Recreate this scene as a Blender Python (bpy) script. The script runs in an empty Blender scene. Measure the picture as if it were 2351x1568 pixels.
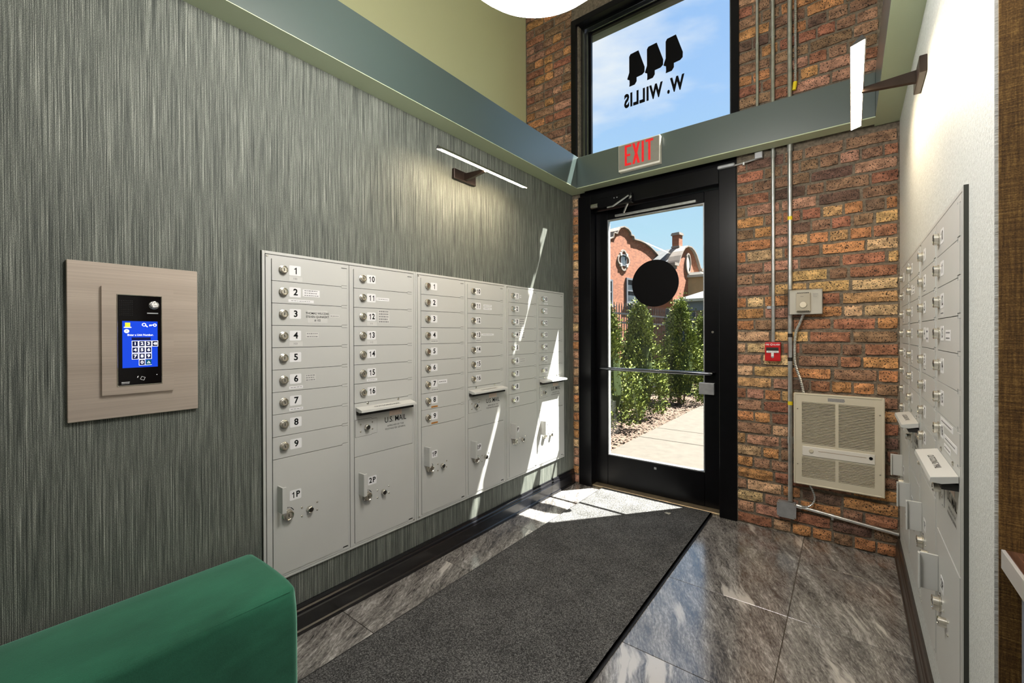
import bpy, bmesh, math, random
from mathutils import Vector, Matrix
random.seed(7)
S = bpy.context.scene
COL = S.collection
PI = math.pi

# ------------------------------------------------------------------ camera
cam_d = bpy.data.cameras.new('camera')
cam = bpy.data.objects.new('camera', cam_d)
COL.objects.link(cam)
_yaw, _pit, _rol = 0.6647, -0.0034, -0.0038
_f = Vector((-math.sin(_yaw) * math.cos(_pit), math.cos(_yaw) * math.cos(_pit), math.sin(_pit)))
_r = Vector((math.cos(_yaw), math.sin(_yaw), 0))
_u = _r.cross(_f)
_r2 = _r * math.cos(_rol) + _u * math.sin(_rol)
_u2 = _u * math.cos(_rol) - _r * math.sin(_rol)
cam.matrix_world = Matrix(((_r2.x, _u2.x, -_f.x, 1.9061), (_r2.y, _u2.y, -_f.y, 0.0555), (_r2.z, _u2.z, -_f.z, 1.3122), (0, 0, 0, 1)))
cam_d.sensor_fit = 'HORIZONTAL'
cam_d.sensor_width = 36.0
cam_d.lens = 36.0 * 988.1 / 2351.0
cam_d.shift_x = 6.23 / 2351.0
cam_d.shift_y = -12.55 / 2351.0
cam_d.clip_start = 0.02
cam_d.clip_end = 300
S.camera = cam

# ------------------------------------------------------------------ world, sun, exposure
S.view_settings.view_transform = 'Standard'
S.view_settings.look = 'None'
S.view_settings.exposure = 0.24
S.view_settings.gamma = 1.0
S.view_settings.use_curve_mapping = False
S.cycles.max_bounces = 10
S.cycles.diffuse_bounces = 6
S.cycles.glossy_bounces = 4
S.cycles.transparent_max_bounces = 12
S.cycles.sample_clamp_indirect = 6.0
S.cycles.caustics_reflective = False
S.cycles.caustics_refractive = False

SUN_DIR = Vector((0.335, 0.425, 1.0))
SUN_STRENGTH = 44.0
SKY_STRENGTH = 0.88
sun_d = bpy.data.lights.new('sun', 'SUN')
sun_d.energy = SUN_STRENGTH
sun_d.color = (1.0, 0.95, 0.86)
sun_d.angle = math.radians(0.5)
sun = bpy.data.objects.new('sun', sun_d)
COL.objects.link(sun)
sun.location = (8, 14, 20)
sun.rotation_euler = (-SUN_DIR).to_track_quat('-Z', 'Y').to_euler()

world = bpy.data.worlds.new('sky')
S.world = world
world.use_nodes = True
_wt = world.node_tree
_wt.nodes.clear()
_wo = _wt.nodes.new('ShaderNodeOutputWorld')
_bg = _wt.nodes.new('ShaderNodeBackground')
_bg.inputs[1].default_value = SKY_STRENGTH
_tc = _wt.nodes.new('ShaderNodeTexCoord')
_sep = _wt.nodes.new('ShaderNodeSeparateXYZ')
_wt.links.new(_tc.outputs['Generated'], _sep.inputs[0])
_rp = _wt.nodes.new('ShaderNodeValToRGB')
_e = _rp.color_ramp.elements
_e[0].position = 0.0; _e[0].color = (0.74, 0.88, 0.95, 1)
_e[1].position = 0.8; _e[1].color = (0.27, 0.49, 0.93, 1)
_m = _e.new(0.22); _m.color = (0.52, 0.79, 0.96, 1)
_m = _e.new(0.45); _m.color = (0.39, 0.63, 1.0, 1)
_wt.links.new(_sep.outputs[2], _rp.inputs[0])
_mp = _wt.nodes.new('ShaderNodeMapping')
_mp.inputs['Scale'].default_value = (1.6, 1.6, 5.0)
_mp.inputs['Location'].default_value = (0.33, 0.1, 0.62)
_wt.links.new(_tc.outputs['Generated'], _mp.inputs[0])
_nz = _wt.nodes.new('ShaderNodeTexNoise')
_nz.inputs['Scale'].default_value = 1.5
_nz.inputs['Detail'].default_value = 6
_nz.inputs['Roughness'].default_value = 0.52
_wt.links.new(_mp.outputs[0], _nz.inputs['Vector'])
_cr = _wt.nodes.new('ShaderNodeValToRGB')
_cr.color_ramp.elements[0].position = 0.42
_cr.color_ramp.elements[1].position = 0.60
_wt.links.new(_nz.outputs['Fac'], _cr.inputs[0])
_hr = _wt.nodes.new('ShaderNodeValToRGB')      # clouds only well above the horizon
_hr.color_ramp.elements[0].position = 0.28
_hr.color_ramp.elements[1].position = 0.45
_wt.links.new(_sep.outputs[2], _hr.inputs[0])
_mu = _wt.nodes.new('ShaderNodeMath'); _mu.operation = 'MULTIPLY'
_wt.links.new(_cr.outputs[0], _mu.inputs[0])
_wt.links.new(_hr.outputs[0], _mu.inputs[1])
_mx = _wt.nodes.new('ShaderNodeMix'); _mx.data_type = 'RGBA'
_wt.links.new(_mu.outputs[0], _mx.inputs[0])
_wt.links.new(_rp.outputs[0], _mx.inputs[6])
_mx.inputs[7].default_value = (0.93, 0.96, 1.0, 1)
_wt.links.new(_mx.outputs[2], _bg.inputs[0])
_wt.links.new(_bg.outputs[0], _wo.inputs[0])

PENDANT_L = 27.0       # radiance of the white globe lamps
FILL_W = 9.0         # watts of each unseen fill lamp added in the alcove
SCONCE_L = 64.0       # radiance of the picture-light strips

# ------------------------------------------------------------------ materials
MATS = {}
def new_mat(name):
    m = bpy.data.materials.new(name); m.use_nodes = True
    MATS[name] = m
    nt = m.node_tree
    return m, nt, nt.nodes['Principled BSDF']

def pmat(name, col, rough=0.5, metal=0.0, spec=0.5, noise=None, bump=None, emit=None, emit_s=0.0, sheen=0.0, coat=0.0, var=0.0, var_scale=6.0):
    """plain principled material; noise=(scale, amount) varies the colour, bump=(scale, strength) adds relief"""
    m, nt, b = new_mat(name)
    c = (*col, 1) if len(col) == 3 else col
    b.inputs['Base Color'].default_value = c
    b.inputs['Roughness'].default_value = rough
    b.inputs['Metallic'].default_value = metal
    b.inputs['Specular IOR Level'].default_value = spec
    if sheen:
        b.inputs['Sheen Weight'].default_value = sheen
        b.inputs['Sheen Roughness'].default_value = 0.35
    if coat:
        b.inputs['Coat Weight'].default_value = coat
    if emit:
        b.inputs['Emission Color'].default_value = (*emit, 1)
        b.inputs['Emission Strength'].default_value = emit_s
    tc = nt.nodes.new('ShaderNodeTexCoord')
    if noise:
        n = nt.nodes.new('ShaderNodeTexNoise')
        n.inputs['Scale'].default_value = noise[0]; n.inputs['Detail'].default_value = 5
        nt.links.new(tc.outputs['Object'], n.inputs['Vector'])
        mr = nt.nodes.new('ShaderNodeMapRange')
        mr.inputs[1].default_value = 0.3; mr.inputs[2].default_value = 0.7
        mr.inputs[3].default_value = 1 - noise[1]; mr.inputs[4].default_value = 1 + noise[1]
        nt.links.new(n.outputs['Fac'], mr.inputs[0])
        vm = nt.nodes.new('ShaderNodeVectorMath'); vm.operation = 'SCALE'
        vm.inputs[0].default_value = c[:3]
        nt.links.new(mr.outputs[0], vm.inputs['Scale'])
        nt.links.new(vm.outputs[0], b.inputs['Base Color'])
    if bump:
        n2 = nt.nodes.new('ShaderNodeTexNoise')
        n2.inputs['Scale'].default_value = bump[0]; n2.inputs['Detail'].default_value = 4
        nt.links.new(tc.outputs['Object'], n2.inputs['Vector'])
        bp = nt.nodes.new('ShaderNodeBump')
        bp.inputs['Strength'].default_value = bump[1]; bp.inputs['Distance'].default_value = 0.01
        nt.links.new(n2.outputs['Fac'], bp.inputs['Height'])
        nt.links.new(bp.outputs[0], b.inputs['Normal'])
    return m

def ramp(nt, stops):
    r = nt.nodes.new('ShaderNodeValToRGB')
    e = r.color_ramp.elements
    e[0].position, e[0].color = stops[0][0], (*stops[0][1], 1)
    e[1].position, e[1].color = stops[-1][0], (*stops[-1][1], 1)
    for p, c in stops[1:-1]:
        x = e.new(p); x.color = (*c, 1)
    return r

def noise_node(nt, vec, scale3, detail=3, rough=0.6, loc=(0, 0, 0)):
    mp = nt.nodes.new('ShaderNodeMapping')
    mp.inputs['Scale'].default_value = scale3
    mp.inputs['Location'].default_value = loc
    nt.links.new(vec, mp.inputs[0])
    n = nt.nodes.new('ShaderNodeTexNoise')
    n.inputs['Scale'].default_value = 1.0
    n.inputs['Detail'].default_value = detail
    n.inputs['Roughness'].default_value = rough
    nt.links.new(mp.outputs[0], n.inputs['Vector'])
    return n.outputs['Fac']

def mathn(nt, op, a, b):
    n = nt.nodes.new('ShaderNodeMath'); n.operation = op
    for i, v in enumerate((a, b)):
        if isinstance(v, (int, float)): n.inputs[i].default_value = v
        else: nt.links.new(v, n.inputs[i])
    return n.outputs[0]

def woven(name, stops, s1, s2, s3, w=(0.5, 0.3, 0.2), rough=0.7, bump=0.35, spec=0.4, sheen=0.0):
    """woven wallcovering: three anisotropic noises summed through a colour ramp"""
    m, nt, b = new_mat(name)
    tc = nt.nodes.new('ShaderNodeTexCoord'); v = tc.outputs['Object']
    a = noise_node(nt, v, s1, 4); c = noise_node(nt, v, s2, 3, loc=(3, 5, 7)); d = noise_node(nt, v, s3, 2, loc=(9, 1, 4))
    t = mathn(nt, 'ADD', mathn(nt, 'ADD', mathn(nt, 'MULTIPLY', a, w[0]), mathn(nt, 'MULTIPLY', c, w[1])), mathn(nt, 'MULTIPLY', d, w[2]))
    r = ramp(nt, stops)
    nt.links.new(t, r.inputs[0])
    nt.links.new(r.outputs[0], b.inputs['Base Color'])
    b.inputs['Roughness'].default_value = rough
    b.inputs['Specular IOR Level'].default_value = spec
    if sheen:
        b.inputs['Sheen Weight'].default_value = sheen
    bp = nt.nodes.new('ShaderNodeBump'); bp.inputs['Strength'].default_value = bump; bp.inputs['Distance'].default_value = 0.004
    nt.links.new(t, bp.inputs['Height']); nt.links.new(bp.outputs[0], b.inputs['Normal'])
    return m

M_PAPER = woven('green grey woven paper', [(0.37, (0.008, 0.010, 0.009)), (0.45, (0.046, 0.054, 0.049)), (0.52, (0.120, 0.133, 0.117)), (0.62, (0.44, 0.46, 0.41))],
                (40, 430, 2.2), (40, 900, 7), (60, 520, 420), (0.42, 0.33, 0.25))
M_PAPER_R = woven('embossed paper paled by painted sheen', [(0.36, (0.46, 0.48, 0.46)), (0.5, (0.62, 0.645, 0.63)), (0.64, (0.78, 0.80, 0.79))],
                  (60, 130, 90), (60, 260, 150), (60, 330, 330), (0.4, 0.35, 0.25), rough=0.45, bump=0.9)  # paler copy of the wallpaper, its glancing sheen put into the colour
M_BROWN = woven('brown woven paper', [(0.36, (0.040, 0.018, 0.005)), (0.5, (0.14, 0.072, 0.018)), (0.64, (0.33, 0.19, 0.055))],
                (260, 40, 12), (14, 40, 300), (380, 60, 380), (0.36, 0.36, 0.28))
M_BEAM_SHADE = pmat('beam green satin darkened by painted shade', (0.048, 0.075, 0.073), 0.34, spec=0.5, coat=0.8, bump=(260, 0.04))  # copy of the beam green for the faces, their shade painted in
M_BEAM_SHADE.node_tree.nodes['Principled BSDF'].inputs['IOR'].default_value = 1.9
M_BEAM_SHADE.node_tree.nodes['Principled BSDF'].inputs['Coat Roughness'].default_value = 0.3
M_BEAM_LIT = pmat('beam green lightened by painted bounce', (0.52, 0.60, 0.41), 0.4, spec=0.5, bump=(260, 0.06))  # copy of the beam green for undersides, floor bounce painted in
M_OLIVE = pmat('olive green wall paint', (0.52, 0.53, 0.31), 0.45, bump=(200, 0.05))
M_CEIL = pmat('white ceiling paint', (0.75, 0.74, 0.70), 0.8, noise=(3, 0.04))
M_PLASTER = pmat('warm plaster', (0.50, 0.47, 0.42), 0.8, noise=(3, 0.06))
M_MORTAR = pmat('brown grey mortar', (0.20, 0.165, 0.125), 0.95, noise=(60, 0.35), bump=(140, 0.8))
M_BLACK = pmat('black painted metal', (0.003, 0.003, 0.004), 0.3, spec=0.2, noise=(20, 0.2))
M_BLACK2 = pmat('dark grey aluminium', (0.16, 0.17, 0.19), 0.22, metal=1.0, noise=(20, 0.1))
M_BASE = pmat('black gloss skirting', (0.008, 0.008, 0.010), 0.22, spec=0.6, noise=(20, 0.2))
M_BASE2 = pmat('dark brown skirting', (0.035, 0.027, 0.022), 0.3, noise=(30, 0.3))
M_GROUT = pmat('taupe grout', (0.20, 0.17, 0.14), 0.9, noise=(80, 0.2))
M_MAIL = pmat('light grey mailbox enamel', (0.53, 0.535, 0.52), 0.42, noise=(2.5, 0.03), bump=(500, 0.03))
M_SIDE_SHADE = pmat('olive grey edge with painted shade', (0.035, 0.037, 0.030), 0.5, noise=(20, 0.1))  # mailbox edge grey with its unlit tone put into the colour
M_GAP = pmat('dark gap', (0.015, 0.014, 0.013), 0.8, noise=(30, 0.2))
M_CHROME = pmat('nickel', (0.72, 0.69, 0.62), 0.22, metal=1.0, noise=(40, 0.08))
M_DARKHOLE = pmat('dark keyway', (0.02, 0.018, 0.015), 0.4, noise=(60, 0.2))
M_WHITE = pmat('white label', (0.80, 0.80, 0.82), 0.4, noise=(30, 0.03))
M_TAG = pmat('translucent paper tag', (0.60, 0.60, 0.585), 0.5, noise=(30, 0.03))
M_INK = pmat('black ink', (0.004, 0.004, 0.005), 0.6, spec=0.1, noise=(60, 0.1))
M_GREYINK = pmat('grey ink', (0.16, 0.16, 0.17), 0.6, noise=(60, 0.1))
M_ORANGE = pmat('orange tape', (0.50, 0.20, 0.03), 0.5, noise=(60, 0.15))
M_PINK = pmat('pink cream label', (0.72, 0.58, 0.50), 0.5, noise=(60, 0.1))
M_OLIVEMETAL = pmat('handle shadow grey', (0.26, 0.265, 0.235), 0.45, noise=(20, 0.05))
M_BRONZE = pmat('dark bronze', (0.035, 0.025, 0.022), 0.28, metal=0.7, noise=(20, 0.2))
M_SHADE = pmat('satin gunmetal', (0.30, 0.29, 0.30), 0.22, metal=1.0, noise=(20, 0.1))
M_LIT = pmat('lit lamp strip', (0.9, 0.85, 0.7), 0.5, emit=(1.0, 0.79, 0.53), emit_s=SCONCE_L, noise=(5, 0.02))
M_GLOBE = pmat('lit opal globe', (0.9, 0.88, 0.84), 0.25, emit=(1.0, 0.955, 0.89), emit_s=PENDANT_L, noise=(5, 0.02))
M_RED = pmat('fire red', (0.52, 0.008, 0.012), 0.35, noise=(30, 0.1))
M_EXITRED = pmat('exit red', (0.72, 0.01, 0.015), 0.4, emit=(1, 0.02, 0.03), emit_s=0.25, noise=(30, 0.1))
M_EXIT = pmat('exit sign grey', (0.30, 0.285, 0.25), 0.35, metal=0.2, noise=(30, 0.05))
M_EXITW = pmat('exit sign white housing', (0.80, 0.78, 0.70), 0.4, noise=(30, 0.03))
M_GALV = pmat('galvanised steel', (0.55, 0.56, 0.56), 0.3, metal=0.85, noise=(25, 0.15))
M_ZINC = pmat('dull zinc plate', (0.36, 0.37, 0.39), 0.45, metal=0.5, noise=(25, 0.12))
M_HEAT = pmat('almond enamel', (0.62, 0.57, 0.455), 0.4, noise=(4, 0.04))
M_HEATP = pmat('pale control strip', (0.76, 0.73, 0.68), 0.35, noise=(4, 0.03))
M_CREAM = pmat('cream plastic', (0.72, 0.66, 0.53), 0.4, noise=(8, 0.03))
M_YELLOW = pmat('yellow', (0.85, 0.66, 0.02), 0.4, noise=(8, 0.05))
M_SCREEN = pmat('blue screen', (0.0, 0.01, 0.1), 0.2, emit=(0.008, 0.055, 0.62), emit_s=1.0, noise=(3, 0.02))
M_SCRW = pmat('white screen glyph', (0.8, 0.8, 0.8), 0.3, emit=(1, 1, 1), emit_s=0.8, noise=(3, 0.02))
M_SCRY = pmat('yellow screen glyph', (0.8, 0.7, 0.05), 0.3, emit=(1, 0.82, 0.02), emit_s=0.8, noise=(3, 0.02))
M_SCRD = pmat('dark screen key', (0.002, 0.004, 0.03), 0.25, emit=(0.001, 0.004, 0.04), emit_s=1.0, noise=(3, 0.02))
M_SCRT = pmat('teal screen key', (0.0, 0.05, 0.07), 0.3, emit=(0.0, 0.05, 0.08), emit_s=1.0, noise=(3, 0.02))
M_GLOSSBLK = pmat('gloss black glass', (0.003, 0.003, 0.004), 0.08, spec=0.5, noise=(5, 0.1))
M_LENS = pmat('chrome lens', (0.75, 0.74, 0.74), 0.08, metal=1.0, bump=(220, 0.6))
M_CORDBLK = pmat('black tie', (0.01, 0.01, 0.01), 0.6, noise=(30, 0.1))
M_DISC = pmat('black vinyl', (0.002, 0.002, 0.003), 0.5, spec=0.1, noise=(30, 0.1))
M_CONC = pmat('pale concrete', (0.047, 0.040, 0.032), 0.9, noise=(9, 0.16), bump=(180, 0.25))
M_SOIL = pmat('dry soil', (0.065, 0.042, 0.028), 0.95, noise=(14, 0.4), bump=(60, 0.6))
M_LAWN = pmat('dry grass ground', (0.05, 0.055, 0.025), 0.95, noise=(8, 0.3), bump=(60, 0.6))
M_CHIP = pmat('bark chips', (0.068, 0.041, 0.028), 0.9, noise=(30, 0.5))
M_STEEL = pmat('black fence steel', (0.012, 0.013, 0.018), 0.4, noise=(20, 0.2))
M_TRUNK = pmat('brown bark', (0.15, 0.09, 0.055), 0.9, noise=(40, 0.4))
M_STONE = pmat('weathered stone coping', (0.16, 0.135, 0.12), 0.9, noise=(3, 0.2))
M_SLATE = pmat('grey slate roof', (0.042, 0.045, 0.052), 0.7, noise=(4, 0.25))
M_TANWOOD = pmat('tan painted boards', (0.26, 0.17, 0.085), 0.7, noise=(3, 0.1))
M_GREYW = pmat('blue grey painted wood', (0.08, 0.092, 0.12), 0.6, noise=(3, 0.1))
M_WINFR = pmat('dark sash frame', (0.09, 0.10, 0.12), 0.5, noise=(3, 0.1))
M_PANE = pmat('window pane', (0.05, 0.065, 0.08), 0.12, spec=0.7, noise=(2, 0.5))
M_WSTONE = pmat('white stone', (0.30, 0.285, 0.26), 0.8, noise=(3, 0.08))
M_PANEL = pmat('blue grey lacquer panel', (0.22, 0.24, 0.30), 0.25, spec=0.6, noise=(3, 0.08))
M_EDGE = pmat('pale table edging', (0.42, 0.40, 0.38), 0.35, noise=(12, 0.08))
M_RUBBER = pmat('black rubber edge', (0.010, 0.010, 0.012), 0.5, noise=(30, 0.2))
M_FRINGE = pmat('frayed pale edge', (0.50, 0.49, 0.47), 0.9, noise=(160, 0.5))
M_THRESH = pmat('brass threshold', (0.62, 0.50, 0.34), 0.35, metal=0.8, noise=(12, 0.2))
M_DRYLEAF = pmat('bleached leaf', (0.70, 0.68, 0.62), 0.7, noise=(60, 0.1))

def make_velvet():
    m, nt, b = new_mat('green velvet')
    tc = nt.nodes.new('ShaderNodeTexCoord')
    n = noise_node(nt, tc.outputs['Object'], (6, 3, 6), 4)
    f = noise_node(nt, tc.outputs['Object'], (420, 420, 420), 2)
    t = mathn(nt, 'ADD', mathn(nt, 'MULTIPLY', n, 0.7), mathn(nt, 'MULTIPLY', f, 0.3))
    r = ramp(nt, [(0.35, (0.016, 0.082, 0.048)), (0.65, (0.030, 0.160, 0.094))])
    nt.links.new(t, r.inputs[0]); nt.links.new(r.outputs[0], b.inputs['Base Color'])
    b.inputs['Roughness'].default_value = 0.75
    b.inputs['Specular IOR Level'].default_value = 0.15
    b.inputs['Sheen Weight'].default_value = 1.0
    b.inputs['Sheen Roughness'].default_value = 0.4
    b.inputs['Sheen Tint'].default_value = (0.45, 0.95, 0.75, 1)
    bp = nt.nodes.new('ShaderNodeBump'); bp.inputs['Strength'].default_value = 0.25; bp.inputs['Distance'].default_value = 0.002
    nt.links.new(f, bp.inputs['Height']); nt.links.new(bp.outputs[0], b.inputs['Normal'])
    return m
M_VELVET = make_velvet()

def make_marble():
    m, nt, b = new_mat('grey marble tile')
    tc = nt.nodes.new('ShaderNodeTexCoord'); oi = nt.nodes.new('ShaderNodeObjectInfo')
    off = nt.nodes.new('ShaderNodeVectorMath'); off.operation = 'SCALE'
    off.inputs[0].default_value = (17.0, 31.0, 11.0)
    nt.links.new(oi.outputs['Random'], off.inputs['Scale'])
    ad = nt.nodes.new('ShaderNodeVectorMath'); ad.operation = 'ADD'
    nt.links.new(tc.outputs['Object'], ad.inputs[0]); nt.links.new(off.outputs[0], ad.inputs[1])
    rot = nt.nodes.new('ShaderNodeVectorRotate'); rot.rotation_type = 'Z_AXIS'
    rot.inputs['Angle'].default_value = math.radians(66)
    nt.links.new(ad.outputs[0], rot.inputs['Vector'])
    v = rot.outputs[0]
    warp = nt.nodes.new('ShaderNodeTexNoise'); warp.inputs['Scale'].default_value = 3.0; warp.inputs['Detail'].default_value = 3
    nt.links.new(v, warp.inputs['Vector'])
    ws = nt.nodes.new('ShaderNodeVectorMath'); ws.operation = 'SCALE'; ws.inputs['Scale'].default_value = 0.10
    nt.links.new(warp.outputs['Color'], ws.inputs[0])
    wv = nt.nodes.new('ShaderNodeVectorMath'); wv.operation = 'ADD'
    nt.links.new(v, wv.inputs[0]); nt.links.new(ws.outputs[0], wv.inputs[1])
    grain = noise_node(nt, wv.outputs[0], (3.5, 17, 3.5), 10, 0.86)
    fine = noise_node(nt, wv.outputs[0], (40, 150, 40), 4, 0.7)
    t = mathn(nt, 'ADD', mathn(nt, 'MULTIPLY', grain, 0.66), mathn(nt, 'MULTIPLY', fine, 0.34))
    r = ramp(nt, [(0.36, (0.020, 0.020, 0.026)), (0.45, (0.11, 0.103, 0.099)), (0.53, (0.27, 0.255, 0.243)), (0.62, (0.56, 0.545, 0.53))])
    nt.links.new(t, r.inputs[0])
    vein = noise_node(nt, wv.outputs[0], (1.0, 6.5, 1), 7, 0.62, loc=(4, 2, 0))
    vr = ramp(nt, [(0.578, (0, 0, 0)), (0.625, (1, 1, 1)), (0.75, (1, 1, 1))])
    nt.links.new(vein, vr.inputs[0])
    mx = nt.nodes.new('ShaderNodeMix'); mx.data_type = 'RGBA'
    nt.links.new(vr.outputs[0], mx.inputs[0]); nt.links.new(r.outputs[0], mx.inputs[6])
    mx.inputs[7].default_value = (0.60, 0.57, 0.54, 1)
    nt.links.new(mx.outputs[2], b.inputs['Base Color'])
    b.inputs['Roughness'].default_value = 0.17
    b.inputs['IOR'].default_value = 2.0
    b.inputs['Coat Weight'].default_value = 0.5
    b.inputs['Coat Roughness'].default_value = 0.12
    bp = nt.nodes.new('ShaderNodeBump'); bp.inputs['Strength'].default_value = 0.05; bp.inputs['Distance'].default_value = 0.003
    nt.links.new(t, bp.inputs['Height']); nt.links.new(bp.outputs[0], b.inputs['Normal'])
    return m
M_MARBLE = make_marble()

def make_brick():
    m, nt, b = new_mat('old fired brick')
    tc = nt.nodes.new('ShaderNodeTexCoord'); oi = nt.nodes.new('ShaderNodeObjectInfo'); ge = nt.nodes.new('ShaderNodeNewGeometry')
    v = ge.outputs['Position']
    blot = noise_node(nt, v, (22, 22, 30), 4)
    spk = noise_node(nt, v, (150, 150, 150), 2, 0.5)
    mr = nt.nodes.new('ShaderNodeMapRange'); mr.inputs[1].default_value = 0.3; mr.inputs[2].default_value = 0.7; mr.inputs[3].default_value = 0.42; mr.inputs[4].default_value = 1.5
    nt.links.new(blot, mr.inputs[0])
    sc = nt.nodes.new('ShaderNodeVectorMath'); sc.operation = 'SCALE'
    nt.links.new(oi.outputs['Color'], sc.inputs[0]); nt.links.new(mr.outputs[0], sc.inputs['Scale'])
    sr = ramp(nt, [(0.37, (1, 1, 1)), (0.43, (0, 0, 0)), (0.6, (0, 0, 0))])
    nt.links.new(spk, sr.inputs[0])
    mx = nt.nodes.new('ShaderNodeMix'); mx.data_type = 'RGBA'
    nt.links.new(sr.outputs[0], mx.inputs[0]); nt.links.new(sc.outputs[0], mx.inputs[6])
    mx.inputs[7].default_value = (0.018, 0.012, 0.010, 1)
    nt.links.new(mx.outputs[2], b.inputs['Base Color'])
    b.inputs['Roughness'].default_value = 0.85
    bp = nt.nodes.new('ShaderNodeBump'); bp.inputs['Strength'].default_value = 0.7; bp.inputs['Distance'].default_value = 0.006
    hh = mathn(nt, 'ADD', mathn(nt, 'MULTIPLY', blot, 0.6), mathn(nt, 'MULTIPLY', spk, 0.5))
    nt.links.new(hh, bp.inputs['Height']); nt.links.new(bp.outputs[0], b.inputs['Normal'])
    return m
M_BRICK = make_brick()

def make_carpet():
    m, nt, b = new_mat('charcoal looped pile')
    tc = nt.nodes.new('ShaderNodeTexCoord')
    f = noise_node(nt, tc.outputs['Object'], (190, 190, 190), 3, 0.7)
    g = noise_node(nt, tc.outputs['Object'], (5, 5, 5), 3)
    t = mathn(nt, 'ADD', mathn(nt, 'MULTIPLY', f, 0.85), mathn(nt, 'MULTIPLY', g, 0.15))
    r = ramp(nt, [(0.36, (0.012, 0.012, 0.013)), (0.5, (0.075, 0.075, 0.076)), (0.66, (0.25, 0.25, 0.248))])
    nt.links.new(t, r.inputs[0]); nt.links.new(r.outputs[0], b.inputs['Base Color'])
    b.inputs['Roughness'].default_value = 0.95; b.inputs['Specular IOR Level'].default_value = 0.2
    bp = nt.nodes.new('ShaderNodeBump'); bp.inputs['Strength'].default_value = 0.9; bp.inputs['Distance'].default_value = 0.006
    nt.links.new(f, bp.inputs['Height']); nt.links.new(bp.outputs[0], b.inputs['Normal'])
    return m
M_CARPET = make_carpet()

def make_steel():
    m, nt, b = new_mat('brushed stainless steel')
    tc = nt.nodes.new('ShaderNodeTexCoord')
    f = noise_node(nt, tc.outputs['Object'], (3, 50, 900), 3)
    w = noise_node(nt, tc.outputs['Object'], (0.5, 0.5, 9), 2)
    r = ramp(nt, [(0.3, (0.46, 0.385, 0.325)), (0.7, (0.78, 0.68, 0.59))])
    nt.links.new(mathn(nt, 'ADD', mathn(nt, 'MULTIPLY', f, 0.5), mathn(nt, 'MULTIPLY', w, 0.5)), r.inputs[0])
    nt.links.new(r.outputs[0], b.inputs['Base Color'])
    b.inputs['Metallic'].default_value = 0.55; b.inputs['Roughness'].default_value = 0.33
    b.inputs['Anisotropic'].default_value = 0.6
    return m
M_BRUSHED = make_steel()

def make_glass(name, tint=(1, 1, 1), refl=1.0, rough=0.0):
    m = bpy.data.materials.new(name); m.use_nodes = True; MATS[name] = m
    nt = m.node_tree; nt.nodes.clear()
    o = nt.nodes.new('ShaderNodeOutputMaterial'); mx = nt.nodes.new('ShaderNodeMixShader')
    t = nt.nodes.new('ShaderNodeBsdfTransparent'); g = nt.nodes.new('ShaderNodeBsdfGlossy'); fr = nt.nodes.new('ShaderNodeFresnel')
    t.inputs[0].default_value = (*tint, 1); g.inputs['Roughness'].default_value = rough
    ge = nt.nodes.new('ShaderNodeNewGeometry')      # the same reflectance entering and leaving the pane
    nt.links.new(mathn(nt, 'MULTIPLY_ADD', ge.outputs['Backfacing'], 1 / 1.45 - 1.45), fr.inputs[0])
    fr.inputs[0].links[0].from_node.inputs[2].default_value = 1.45
    nt.links.new(mathn(nt, 'MULTIPLY', fr.outputs[0], refl), mx.inputs[0])
    nt.links.new(t.outputs[0], mx.inputs[1]); nt.links.new(g.outputs[0], mx.inputs[2]); nt.links.new(mx.outputs[0], o.inputs[0])
    return m
M_GLASS = make_glass('clear window glass', (0.97, 0.985, 0.98), 0.8)
M_ACRYL = make_glass('clear acrylic cover', (0.92, 0.92, 0.92), 1.2, 0.1)

def make_farbrick():
    m, nt, b = new_mat('far red brickwork')
    tc = nt.nodes.new('ShaderNodeTexCoord')
    mp = nt.nodes.new('ShaderNodeMapping'); mp.inputs['Rotation'].default_value = (PI / 2, 0, 0)
    nt.links.new(tc.outputs['Object'], mp.inputs[0])
    br = nt.nodes.new('ShaderNodeTexBrick')
    br.inputs['Scale'].default_value = 4.5
    br.inputs['Color1'].default_value = (0.235, 0.080, 0.036, 1); br.inputs['Color2'].default_value = (0.14, 0.042, 0.019, 1); br.inputs['Mortar'].default_value = (0.17, 0.095, 0.07, 1)
    br.inputs['Mortar Size'].default_value = 0.012
    nt.links.new(mp.outputs[0], br.inputs['Vector'])
    nt.links.new(br.outputs['Color'], b.inputs['Base Color'])
    b.inputs['Roughness'].default_value = 0.9
    return m
M_FARBRICK = make_farbrick()

def make_leafmat(name, a, c):
    m, nt, b = new_mat(name)
    ge = nt.nodes.new('ShaderNodeNewGeometry')
    r = ramp(nt, [(0.0, a), (1.0, c)])
    nt.links.new(ge.outputs['Random Per Island'], r.inputs[0])
    nt.links.new(r.outputs[0], b.inputs['Base Color'])
    b.inputs['Roughness'].default_value = 0.75
    b.inputs['Specular IOR Level'].default_value = 0.15
    b.inputs['Transmission Weight'].default_value = 0.0
    b.inputs['Subsurface Weight'].default_value = 0.0
    return m
M_LEAF = make_leafmat('arborvitae foliage', (0.018, 0.036, 0.009), (0.20, 0.235, 0.05))
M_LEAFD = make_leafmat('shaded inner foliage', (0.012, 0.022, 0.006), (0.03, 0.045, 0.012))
M_LEAF2 = make_leafmat('pale young leaves', (0.06, 0.075, 0.02), (0.17, 0.17, 0.075))

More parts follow.
